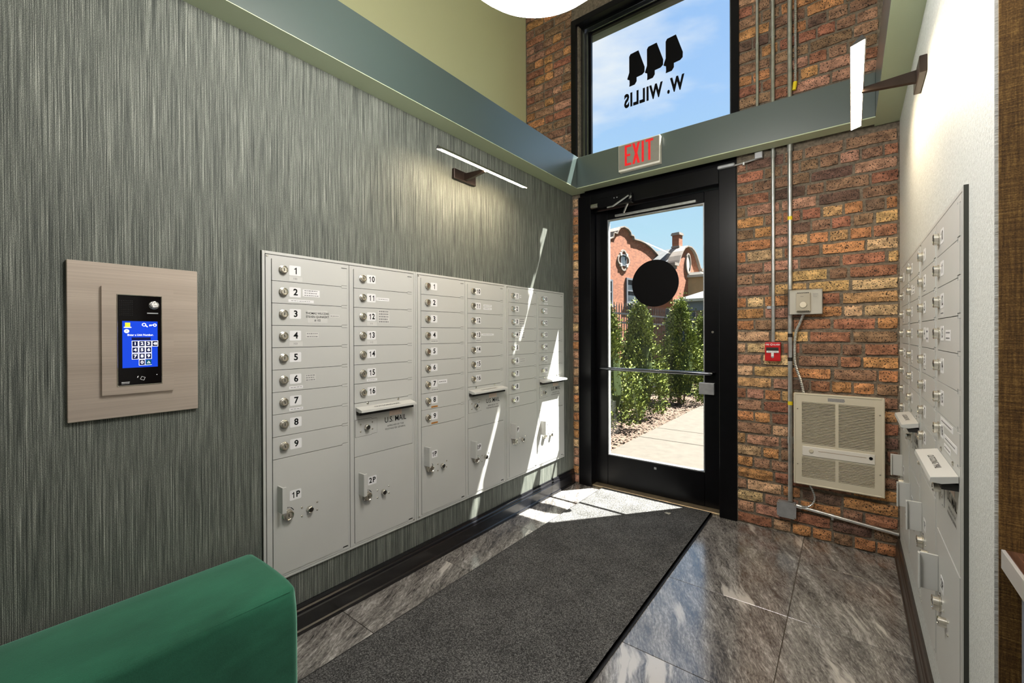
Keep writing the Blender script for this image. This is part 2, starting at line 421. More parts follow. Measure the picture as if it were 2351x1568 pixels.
def make_wood():
    m, nt, b = new_mat('dark reddish wood')
    tc = nt.nodes.new('ShaderNodeTexCoord')
    g = noise_node(nt, tc.outputs['Object'], (60, 3, 60), 4)
    r = ramp(nt, [(0.35, (0.05, 0.022, 0.014)), (0.65, (0.17, 0.08, 0.045))])
    nt.links.new(g, r.inputs[0]); nt.links.new(r.outputs[0], b.inputs['Base Color'])
    b.inputs['Roughness'].default_value = 0.25
    return m
M_WOOD = make_wood()

# ------------------------------------------------------------------ mesh helpers
def BM(): return bmesh.new()

def box(bm, x0, x1, y0, y1, z0, z1, bev=0.0, seg=1):
    v = [bm.verts.new((x, y, z)) for z in (z0, z1) for y in (y0, y1) for x in (x0, x1)]
    fs = [bm.faces.new([v[i] for i in q]) for q in ((0, 2, 3, 1), (4, 5, 7, 6), (0, 1, 5, 4), (2, 6, 7, 3), (0, 4, 6, 2), (1, 3, 7, 5))]
    if bev:
        es = list({e for f in fs for e in f.edges})
        bmesh.ops.bevel(bm, geom=es, offset=bev, segments=seg, affect='EDGES', profile=0.5)

def cyl(bm, p0, p1, r0, r1=None, n=16, caps=True):
    p0, p1 = Vector(p0), Vector(p1); r1 = r0 if r1 is None else r1
    d = (p1 - p0).normalized()
    a = d.orthogonal().normalized(); b = d.cross(a)
    A = [bm.verts.new(p0 + (a * math.cos(2 * PI * i / n) + b * math.sin(2 * PI * i / n)) * r0) for i in range(n)]
    B = [bm.verts.new(p1 + (a * math.cos(2 * PI * i / n) + b * math.sin(2 * PI * i / n)) * r1) for i in range(n)]
    for i in range(n):
        j = (i + 1) % n
        bm.faces.new((A[i], A[j], B[j], B[i]))
    if caps:
        bm.faces.new(A[::-1]); bm.faces.new(B)

def tube(bm, pts, rad, n=10, caps=True):
    """rad: number or list per point"""
    pts = [Vector(p) for p in pts]
    rings = []; a = None
    for i, p in enumerate(pts):
        d = (pts[min(i + 1, len(pts) - 1)] - pts[max(i - 1, 0)]).normalized()
        a = d.orthogonal().normalized() if a is None else (a - d * a.dot(d)).normalized()
        b = d.cross(a); r = rad[i] if isinstance(rad, (list, tuple)) else rad
        rings.append([bm.verts.new(p + (a * math.cos(2 * PI * k / n) + b * math.sin(2 * PI * k / n)) * r) for k in range(n)])
    for A, B in zip(rings, rings[1:]):
        for k in range(n):
            j = (k + 1) % n
            bm.faces.new((A[k], A[j], B[j], B[k]))
    if caps:
        bm.faces.new(rings[0][::-1]); bm.faces.new(rings[-1])

def prism_xz(bm, pts, y0, y1):
    """outline in (x, z), extruded from y0 (front) to y1"""
    A = [bm.verts.new((x, y0, z)) for x, z in pts]; B = [bm.verts.new((x, y1, z)) for x, z in pts]
    bm.faces.new(A); bm.faces.new(B[::-1])
    n = len(pts)
    for i in range(n):
        j = (i + 1) % n
        bm.faces.new((A[j], A[i], B[i], B[j]))

def prism(bm, pts, ex):
    """closed polygon of 3D points extruded by vector ex"""
    ex = Vector(ex)
    A = [bm.verts.new(p) for p in pts]; B = [bm.verts.new(Vector(p) + ex) for p in pts]
    bm.faces.new(A); bm.faces.new(B[::-1]); n = len(pts)
    for i in range(n):
        j = (i + 1) % n
        bm.faces.new((A[j], A[i], B[i], B[j]))

def lathe(bm, prof, c, n=32, axis='Z'):
    """profile of (r, h) turned about an axis through c"""
    rings = []
    for r, h in prof:
        ring = []
        for k in range(n):
            a = 2 * PI * k / n
            if axis == 'Z': p = (c[0] + r * math.cos(a), c[1] + r * math.sin(a), c[2] + h)
            else: p = (c[0] + r * math.cos(a), c[1] - h, c[2] + r * math.sin(a))     # axis towards the viewer (-y)
            ring.append(bm.verts.new(p))
        rings.append(ring)
    for A, B in zip(rings, rings[1:]):
        for k in range(n):
            j = (k + 1) % n
            bm.faces.new((A[k], A[j], B[j], B[k]))
    bm.faces.new(rings[0][::-1]); bm.faces.new(rings[-1])

def to_mesh(bm, name, mat, smooth=False):
    bmesh.ops.recalc_face_normals(bm, faces=bm.faces)
    me = bpy.data.meshes.new(name); bm.to_mesh(me); bm.free()
    if mat: me.materials.append(mat)
    if smooth:
        for p in me.polygons: p.use_smooth = True
        if smooth == 'auto':
            me.set_sharp_from_angle(angle=math.radians(35))
    return me

def link(name, me, parent=None, loc=(0, 0, 0), label=None):
    o = bpy.data.objects.new(name, me); COL.objects.link(o)
    o.location = loc
    if parent is not None: o.parent = parent
    if label: o['label'] = label
    return o

def part(name, bm, mat, parent=None, smooth=False, loc=(0, 0, 0), label=None):
    return link(name, to_mesh(bm, name, mat, smooth), parent, loc, label)

def tag(o, label, cat, group=None, kind=None):
    o['label'] = label; o['category'] = cat
    if group: o['group'] = group
    if kind: o['kind'] = kind
    return o

def thing(name, label, cat, loc=(0, 0, 0), rz=0.0, group=None):
    o = bpy.data.objects.new(name, None); COL.objects.link(o)
    o.location = loc; o.rotation_euler = (0, 0, rz); o.empty_display_size = 0.05
    return tag(o, label, cat, group)

def struct(name, bm, mat, smooth=False, parent=None):
    o = part(name, bm, mat, parent, smooth)
    o['kind'] = 'structure'
    return o

_TXT = {}
def text_mesh(s, size, mat, bold=0.0, sx=1.0, mirror=False, align='CENTER', depth=0.0, shear=0.0, space=1.0):
    """flat lettering in the xz plane facing -y, centred on its origin; cached"""
    key = (s, size, mat.name, bold, sx, mirror, align, depth, shear)
    if key in _TXT: return _TXT[key]
    cu = bpy.data.curves.new('lettering', 'FONT')
    cu.body = s; cu.size = size; cu.offset = bold * size; cu.extrude = depth; cu.resolution_u = 3
    cu.align_x = align; cu.align_y = 'CENTER'; cu.shear = shear; cu.space_character = space
    o = bpy.data.objects.new('lettering', cu); COL.objects.link(o)
    dg = bpy.context.evaluated_depsgraph_get(); dg.update()
    me = bpy.data.meshes.new_from_object(o.evaluated_get(dg))
    bpy.data.objects.remove(o); bpy.data.curves.remove(cu)
    k = -sx if mirror else sx
    me.transform(Matrix(((k, 0, 0, 0), (0, 0, -1, 0), (0, 1, 0, 0), (0, 0, 0, 1))))
    if mirror: me.flip_normals()
    me.materials.clear(); me.materials.append(mat)
    _TXT[key] = me
    return me

def number_mesh(s, size, sx=1.0):
    """bold grotesque numbers: text glyphs on a fixed advance, with a flagged 1"""
    key = ('number', s, size, sx)
    if key in _TXT: return _TXT[key]
    b = BM(); adv = 0.60 * size * sx
    for i, ch in enumerate(s):
        cx = (i - (len(s) - 1) / 2) * adv
        if ch == '1':
            k = size; h = 0.365 * k; t = 0.115 * k * sx
            P = [(0.13 * k * sx, -h), (0.13 * k * sx, h), (0.13 * k * sx - t * 0.8, h), (-0.02 * k * sx, h - 0.10 * k), (-0.15 * k * sx, h - 0.145 * k), (-0.15 * k * sx, h - 0.235 * k), (0.13 * k * sx - t, h - 0.205 * k), (0.13 * k * sx - t, -h)]
            b.faces.new([b.verts.new((cx + x, 0, z)) for x, z in P])
        else:
            me = text_mesh(ch, size, M_INK, 0.028, sx).copy()
            me.transform(Matrix.Translation((cx, 0, 0))); b.from_mesh(me); bpy.data.meshes.remove(me)
    me = bpy.data.meshes.new('numeral'); b.to_mesh(me); b.free(); me.materials.append(M_INK)
    _TXT[key] = me
    return me

# ------------------------------------------------------------------ dimensions
D = 3.399            # inner brick face of the end wall
ZB, ZT = 2.538, 2.805  # underside and top of the green beams
ROT_L, ROT_R = PI / 2, -PI / 2 - 0.0071
def wr(y): return 2.133 + 0.00714 * (y - 1.3)   # right wall, a hair out of square

# ------------------------------------------------------------------ room shell
bm = BM(); box(bm, -0.12, 0.0, -3.6, D, 0.0, ZB - 0.0015)
wl = struct('wall_left', bm, M_PAPER)
bm = BM(); box(bm, -0.62, -0.5, -3.6, D, ZT, 4.75)
struct('wall_left_upper', bm, M_OLIVE)
bm = BM(); prism(bm, [(wr(1.3), 1.3, 0), (wr(D), D, 0), (wr(D), D, ZB), (wr(1.3), 1.3, ZB)], (0.16, 0, 0))
struct('wall_right', bm, M_PAPER_R)
bm = BM(); box(bm, 2.7, 2.82, -3.6, D, ZT, 4.75)
struct('wall_right_upper', bm, M_OLIVE)
bm = BM(); box(bm, 2.1385, 4.3, 1.2965, 1.3, 0.0, ZB); 
struct('wall_alcove', bm, M_BROWN)
bm = BM(); box(bm, 4.3, 4.42, -3.6, 1.3, 0.0, ZB)
struct('wall_alcove_side', bm, M_PLASTER)
bm = BM(); box(bm, -0.62, 4.42, -3.72, -3.6, 0.0, 4.75)
struct('wall_back', bm, M_PLASTER)
bm = BM(); box(bm, -0.62, 2.82, -3.6, D + 0.4, 4.75, 4.87); box(bm, 2.82, 4.42, -3.6, 1.3, ZT, ZT + 0.1)
struct('ceiling', bm, M_CEIL)

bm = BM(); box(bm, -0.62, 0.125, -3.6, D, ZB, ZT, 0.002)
bl = struct('beam_left', bm, M_BEAM_SHADE)
bm = BM(); box(bm, 0.0, 0.1248, -3.6, D - 0.001, ZB - 0.002, ZB + 0.001); part('bounce_underside', bm, M_BEAM_LIT, bl)  # thin sheet added under each beam to carry the painted bounce light
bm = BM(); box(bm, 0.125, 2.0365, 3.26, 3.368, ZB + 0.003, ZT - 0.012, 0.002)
bf = struct('beam_front', bm, M_BEAM_SHADE)
bm = BM(); box(bm, 0.1248, 2.0367, 3.2602, 3.368, ZB - 0.002, ZB + 0.004); part('bounce_underside', bm, M_BEAM_LIT, bf)
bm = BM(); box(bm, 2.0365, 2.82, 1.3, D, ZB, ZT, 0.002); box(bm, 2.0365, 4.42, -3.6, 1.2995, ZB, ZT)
br_ = struct('beam_right', bm, M_BEAM_SHADE)
bm = BM(); box(bm, 2.0367, 2.149, 1.3, D - 0.001, ZB - 0.002, ZB + 0.001); part('bounce_underside', bm, M_BEAM_LIT, br_)

# baseboards: moulded profile swept along the wall
def baseboard(name, mat, x0, sgn, ya, yb, slope=0.0):
    prof = [(0, 0), (0.024, 0), (0.024, 0.016), (0.019, 0.022), (0.019, 0.082), (0.015, 0.088), (0.0175, 0.093), (0.0155, 0.101), (0.010, 0.107), (0.012, 0.114), (0.008, 0.126), (0, 0.126)]
    b = BM()
    prism(b, [(x0 + sgn * p, ya, z) for p, z in prof], (slope * (yb - ya), yb - ya, 0))
    struct(name, b, mat)
baseboard('baseboard_left', M_BASE, 0.0, 1, -3.6, D - 0.002)
baseboard('baseboard_right', M_BASE2, wr(1.3), -1, 1.3, D - 0.002, 0.00714)

# floor with one object per tile
bm = BM(); box(bm, -0.12, 4.42, -3.72, D + 0.1, -0.12, -0.008)
floor = struct('floor', bm, M_GROUT)
TS = 0.6207; TG = 0.0017
bm = BM(); box(bm, TG, TS - TG, TG, TS - TG, -0.008, 0.0, 0.0004)
tile_me = to_mesh(bm, 'tile', M_MARBLE)
def tile_piece(x0, x1, y0, y1):
    if x1 - x0 > TS - 0.001 and y1 - y0 > TS - 0.001:
        link('tile', tile_me, floor, (x0, y0, 0))
    else:
        b = BM(); box(b, TG, x1 - x0 - TG, TG, y1 - y0 - TG, -0.008, 0.0, 0.0004)
        part('tile', b, M_MARBLE, floor, loc=(x0, y0, 0))
xs = [0.0, 0.4485, 1.0692, 1.6899, 2.3106, 2.9313, 3.552, 4.1727, 4.3]
ys = [-3.6] + [2.4125 - TS * k for k in range(9, -1, -1)] + [3.0332, 3.47]
for i in range(len(xs) - 1):
    for j in range(len(ys) - 1):
        x0, x1 = xs[i], xs[i + 1]
        y0, y1 = ys[j], ys[j + 1]
        if x0 >= 2.3 and y0 > 1.2: continue
        if x0 >= 2.3: y1 = min(y1, 1.295)
        if y1 - y0 < 0.03: continue
        tile_piece(x0, x1, y0, y1)

# ------------------------------------------------------------------ brick end wall
OPX0, OPX1, OPZ = 0.06, 1.303, 4.06       # opening for door and window above
LINTEL = 4.06
bm = BM()
box(bm, -0.62, OPX0, D + 0.012, D + 0.09, -0.1, 4.87); box(bm, -0.62, OPX0 - 0.09, D + 0.09, D + 0.336, -0.1, 4.87)
box(bm, OPX1, 2.85, D + 0.012, D + 0.336, -0.1, 4.87)
box(bm, OPX0, OPX1, D + 0.012, D + 0.336, LINTEL, 4.87)
wf = struct('wall_front', bm, M_MORTAR)
bm = BM(); box(bm, OPX0 - 0.088, OPX1, D + 0.092, D + 0.336, LINTEL - 0.010, LINTEL)
struct('trim_1', bm, M_BLACK2)

def brick_variant(seed):
    """unit brick 1 x 1 in xz, y from 0 (face) to 1: uneven face grid with worn arrises"""
    rnd = random.Random(seed); b = BM()
    nx, nz = 4, 2
    g = {}
    for i in range(nx + 1):
        for k in range(nz + 1):
            edge = (i in (0, nx)) + (k in (0, nz))
            dy = 0.16 * edge + rnd.uniform(-0.10, 0.16)
            dx = (rnd.uniform(0, 0.022) if i == 0 else -rnd.uniform(0, 0.022) if i == nx else rnd.uniform(-0.04, 0.04))
            dz = (rnd.uniform(0, 0.075) if k == 0 else -rnd.uniform(0, 0.075) if k == nz else rnd.uniform(-0.08, 0.08))
            g[i, k] = b.verts.new((i / nx + dx, dy, k / nz + dz))
    for i in range(nx):
        for k in range(nz):
            b.faces.new((g[i, k], g[i + 1, k], g[i + 1, k + 1], g[i, k + 1]))
    ring = [g[i, 0] for i in range(nx + 1)] + [g[nx, k] for k in range(1, nz + 1)] + [g[i, nz] for i in range(nx - 1, -1, -1)] + [g[0, k] for k in range(nz - 1, 0, -1)]
    back = [b.verts.new((v.co.x, 1.0, v.co.z)) for v in ring]
    for i in range(len(ring)):
        j = (i + 1) % len(ring)
        b.faces.new((ring[j], ring[i], back[i], back[j]))
    return to_mesh(b, 'brick', M_BRICK)
BRICKS = [brick_variant(s) for s in range(12)]
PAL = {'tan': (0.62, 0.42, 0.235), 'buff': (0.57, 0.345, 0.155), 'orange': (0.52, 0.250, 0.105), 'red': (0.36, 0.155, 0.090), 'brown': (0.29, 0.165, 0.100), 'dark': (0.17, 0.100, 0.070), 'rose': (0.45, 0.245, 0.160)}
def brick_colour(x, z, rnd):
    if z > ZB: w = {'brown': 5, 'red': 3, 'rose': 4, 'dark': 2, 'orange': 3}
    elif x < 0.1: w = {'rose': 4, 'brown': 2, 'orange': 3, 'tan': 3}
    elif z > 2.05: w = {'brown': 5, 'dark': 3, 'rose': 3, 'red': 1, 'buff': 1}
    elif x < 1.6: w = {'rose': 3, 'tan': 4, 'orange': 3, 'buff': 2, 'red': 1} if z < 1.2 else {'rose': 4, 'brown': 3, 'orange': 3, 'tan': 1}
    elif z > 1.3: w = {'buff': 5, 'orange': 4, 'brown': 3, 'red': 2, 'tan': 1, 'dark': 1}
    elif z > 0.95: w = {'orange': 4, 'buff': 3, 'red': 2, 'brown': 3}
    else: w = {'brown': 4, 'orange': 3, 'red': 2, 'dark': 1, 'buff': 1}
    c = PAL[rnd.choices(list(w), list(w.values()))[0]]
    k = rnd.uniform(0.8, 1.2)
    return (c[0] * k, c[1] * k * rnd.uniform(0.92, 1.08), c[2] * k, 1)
def brick_course(x0, x1, z, h, rnd, first=None):
    x = x0; k = 0; head = rnd.random() < 0.3
    while x < x1 - 0.012:
        w = 0.102 if (head or rnd.random() < 0.22) else 0.208
        if k == 0 and first: w = first
        w *= rnd.uniform(0.94, 1.06)
        e = min(x + w, x1)
        if x1 - e < 0.05: e = x1
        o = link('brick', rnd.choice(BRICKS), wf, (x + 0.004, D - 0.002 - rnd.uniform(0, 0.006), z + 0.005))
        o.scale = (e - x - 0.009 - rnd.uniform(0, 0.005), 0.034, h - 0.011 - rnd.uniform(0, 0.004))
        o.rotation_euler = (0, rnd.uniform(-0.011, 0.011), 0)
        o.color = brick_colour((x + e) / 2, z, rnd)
        x = e; k += 1
rnd = random.Random(21)
CH = 0.0782
nlow = 32
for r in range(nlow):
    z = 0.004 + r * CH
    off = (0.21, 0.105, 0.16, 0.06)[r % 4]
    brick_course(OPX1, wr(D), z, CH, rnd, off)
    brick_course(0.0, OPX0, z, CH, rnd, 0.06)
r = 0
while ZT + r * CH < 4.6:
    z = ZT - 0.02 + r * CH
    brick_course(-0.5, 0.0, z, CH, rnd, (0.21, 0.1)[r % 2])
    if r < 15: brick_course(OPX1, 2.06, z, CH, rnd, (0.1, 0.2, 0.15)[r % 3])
    r += 1

# ------------------------------------------------------------------ door
door = bpy.data.objects.new('door_1', None); COL.objects.link(door); door['kind'] = 'structure'
door.location = (0.68, D, 0)
OX = Vector((0.68, D, 0))
def dpart(name, bm, mat, parent=None, smooth=False, label=None):
    """door pieces are drawn in world coordinates and hung on the door's empty"""
    me = to_mesh(bm, name, mat, smooth); me.transform(Matrix.Translation(-OX))
    return link(name, me, parent or door, label=label)
LY = 3.492           # inner face of the leaf
bm = BM()
box(bm, 0.06, 0.178, D - 0.004, D + 0.14, 0, 2.505, 0.003); box(bm, 1.19, 1.303, D - 0.004, D + 0.14, 0, 2.505, 0.003)
box(bm, 0.178, 1.19, D - 0.004, D + 0.14, 2.383, 2.505, 0.003)
box(bm, 0.06, 1.303, D + 0.03, D + 0.14, 2.505, 2.56)
dpart('frame', bm, M_BLACK)
bm = BM()
box(bm, 0.182, 0.287, LY, LY + 0.05, 0.018, 2.378, 0.003); box(bm, 1.068, 1.186, LY, LY + 0.05, 0.018, 2.378, 0.003)
box(bm, 0.287, 1.068, LY, LY + 0.05, 2.294, 2.378, 0.003); box(bm, 0.287, 1.068, LY, LY + 0.05, 0.018, 0.273, 0.003)
leaf = dpart('leaf', bm, M_BLACK)
bm = BM()
for (a, b, c, d) in ((0.283, 0.295, 0.27, 2.297), (1.060, 1.072, 0.27, 2.297)): box(bm, a, b, LY + 0.006, LY + 0.044, c, d)
box(bm, 0.295, 1.06, LY + 0.006, LY + 0.044, 0.268, 0.280); box(bm, 0.295, 1.06, LY + 0.006, LY + 0.044, 2.287, 2.299)
dpart('glazing_bead', bm, M_ZINC, leaf)
bm = BM(); box(bm, 0.29, 1.065, LY + 0.024, LY + 0.030, 0.272, 2.295)
dpart('glass', bm, M_GLASS, leaf)
bm = BM(); cyl(bm, (0.688, LY + 0.0235, 1.722), (0.688, LY + 0.0205, 1.722), 0.189, n=64)
dpart('vinyl_disc', bm, M_DISC, leaf)
bm = BM()
pts = [(0.232, LY, 1.02), (0.232, LY - 0.035, 1.02), (0.238, LY - 0.052, 1.02), (0.258, LY - 0.062, 1.02), (0.7, LY - 0.062, 1.02), (1.105, LY - 0.062, 1.02), (1.128, LY - 0.053, 1.02), (1.135, LY - 0.035, 1.02), (1.135, LY, 1.02)]
tube(bm, pts, 0.0135, 12)
dpart('push_bar', bm, M_BLACK2, door, 'auto')
bm = BM(); box(bm, 1.036, 1.142, LY - 0.034, LY, 0.862, 0.949, 0.004, 2)
dpart('lock_case', bm, M_ZINC)
bm = BM(); cyl(bm, (1.127, LY, 1.325), (1.127, LY - 0.006, 1.325), 0.009, n=14)
dpart('lock_cylinder', bm, M_CHROME)
bm = BM(); box(bm, 0.687, 0.707, LY - 0.003, LY, 0.225, 0.243, 0.001)
dpart('maker_plate', bm, M_ZINC)
bm = BM(); box(bm, 0.17, 1.2, D + 0.02, D + 0.16, 0.0, 0.016, 0.004)
dpart('threshold', bm, M_THRESH)
# door closer on the head of the frame
bm = BM(); box(bm, 0.268, 0.565, D - 0.058, D - 0.004, 2.362, 2.442, 0.006, 2)
clo = dpart('closer', bm, M_BLACK)
bm = BM(); cyl(bm, (0.205, D - 0.034, 2.392), (0.268, D - 0.034, 2.392), 0.021, n=18)
dpart('closer_cap', bm, M_CHROME, clo, 'auto')
bm = BM(); tube(bm, [(0.36, D - 0.06, 2.352), (0.41, D - 0.066, 2.352), (0.55, D - 0.075, 2.412)], 0.007, 8)
dpart('closer_arm', bm, M_GALV, clo)
bm = BM(); tube(bm, [(0.565, D - 0.07, 2.405), (0.455, D + 0.05, 2.32)], 0.009, 8)
dpart('closer_arm', bm, M_GALV, clo)
bm = BM(); box(bm, 0.365, 1.015, LY - 0.020, LY, 2.303, 2.322, 0.002)
dpart('closer_track', bm, M_GALV, clo)
bm = BM(); cyl(bm, (0.42, D - 0.058, 2.42), (0.42, D - 0.061, 2.42), 0.005, n=10); cyl(bm, (0.445, D - 0.058, 2.42), (0.445, D - 0.061, 2.42), 0.005, n=10)
dpart('closer_screw', bm, M_ZINC, clo)

# ------------------------------------------------------------------ window over the door
win = bpy.data.objects.new('window_1', None); COL.objects.link(win); win['kind'] = 'structure'
win.location = (0.66, D, 2.56); OWX = Vector((0.66, D, 2.56))
def wpart(name, bm, mat, parent=None):
    me = to_mesh(bm, name, mat); me.transform(Matrix.Translation(-OWX)); return link(name, me, parent or win)
WZ0, WZ1 = 2.565, 4.02
def ring(bm, x0, x1, z0, z1, wl_, wr_, wb, wt, y0, y1, bev=0.002):
    box(bm, x0, x0 + wl_, y0, y1, z0, z1, bev); box(bm, x1 - wr_, x1, y0, y1, z0, z1, bev)
    box(bm, x0 + wl_, x1 - wr_, y0, y1, z0, z0 + wb, bev); box(bm, x0 + wl_, x1 - wr_, y0, y1, z1 - wt, z1, bev)
bm = BM(); ring(bm, 0.0, 1.322, WZ0, WZ1 + 0.04, 0.048, 0.05, 0.05, 0.05, D - 0.02, D + 0.05)
wfr = wpart('frame', bm, M_BLACK)
bm = BM(); ring(bm, 0.062, 1.30, WZ0 + 0.04, WZ1 + 0.0, 0.036, 0.03, 0.03, 0.036, D + 0.05, D + 0.085)
wpart('frame_step', bm, M_BLACK2)
bm = BM(); ring(bm, 0.095, 1.275, WZ0 + 0.05, WZ1 - 0.03, 0.026, 0.026, 0.03, 0.026, D + 0.072, D + 0.098)
wpart('frame_step', bm, M_BLACK2)
bm = BM(); ring(bm, 0.108, 1.27, WZ0 + 0.07, WZ1 - 0.045, 0.03, 0.026, 0.03, 0.022, D + 0.094, D + 0.125)
wpart('glazing_bead', bm, M_BLACK)
bm = BM(); box(bm, 0.062, 1.30, D + 0.104, D + 0.111, WZ0 + 0.04, WZ1 - 0.05)
wpart('glass', bm, M_GLASS)
# lettering seen from behind
GY = D + 0.1035
let = bpy.data.objects.new('lettering', None); COL.objects.link(let); let.parent = win
FOUR = [(0.65, 1.0), (0.185, 0.98), (0.11, 0.916), (0.11, 0.43), (0.0, 0.27), (0.0, 0.24), (0.12, 0.20), (0.13, 0.09), (0.11, 0.0), (0.43, 0.01), (0.54, 0.09), (0.54, 0.21), (0.86, 0.225), (0.99, 0.28), (1.0, 0.43)]
for i in range(3):
    bm = BM(); prism_xz(bm, [((0.468, 0.618, 0.768)[i] + 0.147 * u, 3.370 + 0.272 * v) for u, v in FOUR], GY - 0.0008, GY)
    me = to_mesh(bm, 'numeral', M_INK); me.transform(Matrix.Translation(-OWX)); link('numeral', me, let)
tm = text_mesh('W. WILLIS', 0.150, M_INK, 0.046, 0.62, True, space=1.16)
o = link('street_name', tm, let); o.location = Vector((0.68, GY - 0.0005, 3.254)) - OWX

# ------------------------------------------------------------------ mailbox banks
def lock_bm(x, z, y, r=0.0165, h=0.013):
    b = BM(); lathe(b, [(r * 1.12, 0), (r * 1.12, 0.003), (r, 0.004), (r, h), (r * 0.86, h + 0.001), (r * 0.72, h - 0.0025), (r * 0.66, h - 0.002), (r * 0.6, h)], (x, y, z), 18, 'Y'); return b
LOCK_ME = None
def rrect(x0, x1, z0, z1, r, n=3):
    p = []
    for cx, cz, a0 in ((x1 - r, z1 - r, 0), (x0 + r, z1 - r, 90), (x0 + r, z0 + r, 180), (x1 - r, z0 + r, 270)):
        for k in range(n + 1):
            a = math.radians(a0 + 90 * k / n); p.append((cx + r * math.cos(a), cz + r * math.sin(a)))
    return p
bm = lock_bm(0, 0, 0); LOCK_ME = to_mesh(bm, 'lock', M_CHROME, 'auto')
bm = BM(); box(bm, -0.0014, 0.0014, -0.0006, 0, -0.006, 0.006); KEY_ME = to_mesh(bm, 'keyway', M_DARKHOLE)
bm = BM(); prism_xz(bm, rrect(-0.025, 0.025, -0.0215, 0.0215, 0.004), -0.0007, 0); PLATE_ME = to_mesh(bm, 'number_plate', M_WHITE)
bm = BM(); lathe(bm, [(0.0042, 0), (0.0042, 0.0015), (0.003, 0.0028)], (0, 0, 0), 10, 'Y'); SCREW_ME = to_mesh(bm, 'screw', M_CHROME, 'auto')
bm = BM(); lathe(bm, [(0.0135, 0), (0.0135, 0.016), (0.0105, 0.018), (0.0105, 0.008)], (0, 0, 0), 16, 'Y'); PIN_ME = to_mesh(bm, 'master_lock', M_CHROME, 'auto')
bm = BM(); cyl(bm, (0, -0.0165, 0), (0, -0.0085, 0), 0.0104, n=14); PIN_HOLE_ME = to_mesh(bm, 'lock_bore', M_DARKHOLE)
bm = lock_bm(0, 0, 0, 0.021, 0.018); BIGLOCK_ME = to_mesh(bm, 'parcel_lock', M_CHROME, 'auto')
bm = BM()   # angled pull tab
box(bm, -0.006, 0.0, -0.042, 0, -0.055, 0.055, 0.0012); box(bm, -0.006, 0.012, -0.046, -0.041, -0.055, 0.055, 0.0012)
HANDLE_ME = to_mesh(bm, 'handle', M_MAIL)
# each door is a sheet with its hinge corners notched
def door_bm(w, h, nw=0.030, nh=0.007):
    g = 0.0011
    p = [(g, g), (w - nw, g), (w - nw, nh), (w - g, nh), (w - g, h - nh), (w - nw, h - nh), (w - nw, h - g), (g, h - g)]
    b = BM(); prism_xz(b, p, -0.0115, -0.004); return b
RP = 0.0943
DW1, DW2 = 0.346, 0.357
bm = door_bm(DW1, RP); DOOR1 = to_mesh(bm, 'door', M_MAIL)
bm = door_bm(DW2, RP); DOOR2 = to_mesh(bm, 'door', M_MAIL)
FY = -0.0115
def lines_tag(parent, x, z, w, h, rows=0, mat=None, ink=None, name='tag', sq=0.0):
    """a paper tag with rows of faint writing too small to read"""
    b = BM(); box(b, x, x + w, FY - 0.0006, FY, z, z + h)
    t = part(name, b, mat or M_TAG, parent)
    if rows:
        b = BM(); rr = random.Random(int(x * 1e4 + z * 1e3))
        for i in range(rows):
            zz = z + h - (i + 0.5) * h / rows; xx = x + w * 0.1
            while xx < x + w * 0.86:
                l = rr.uniform(0.004, 0.011); box(b, xx, min(xx + l, x + w * 0.92), FY - 0.0009, FY - 0.0006, zz - h * 0.09 / rows ** 0.5, zz + h * 0.09 / rows ** 0.5); xx += l + 0.003
        part('tag_writing', b, ink or M_GREYINK, parent)
def text_on(parent, s, x, z, size, mat=M_INK, bold=0.0, sx=1.0, align='CENTER', name='lettering', y=FY - 0.0009):
    o = link(name, text_mesh(s, size, mat, bold, sx, False, align), parent, (x, y, z)); return o

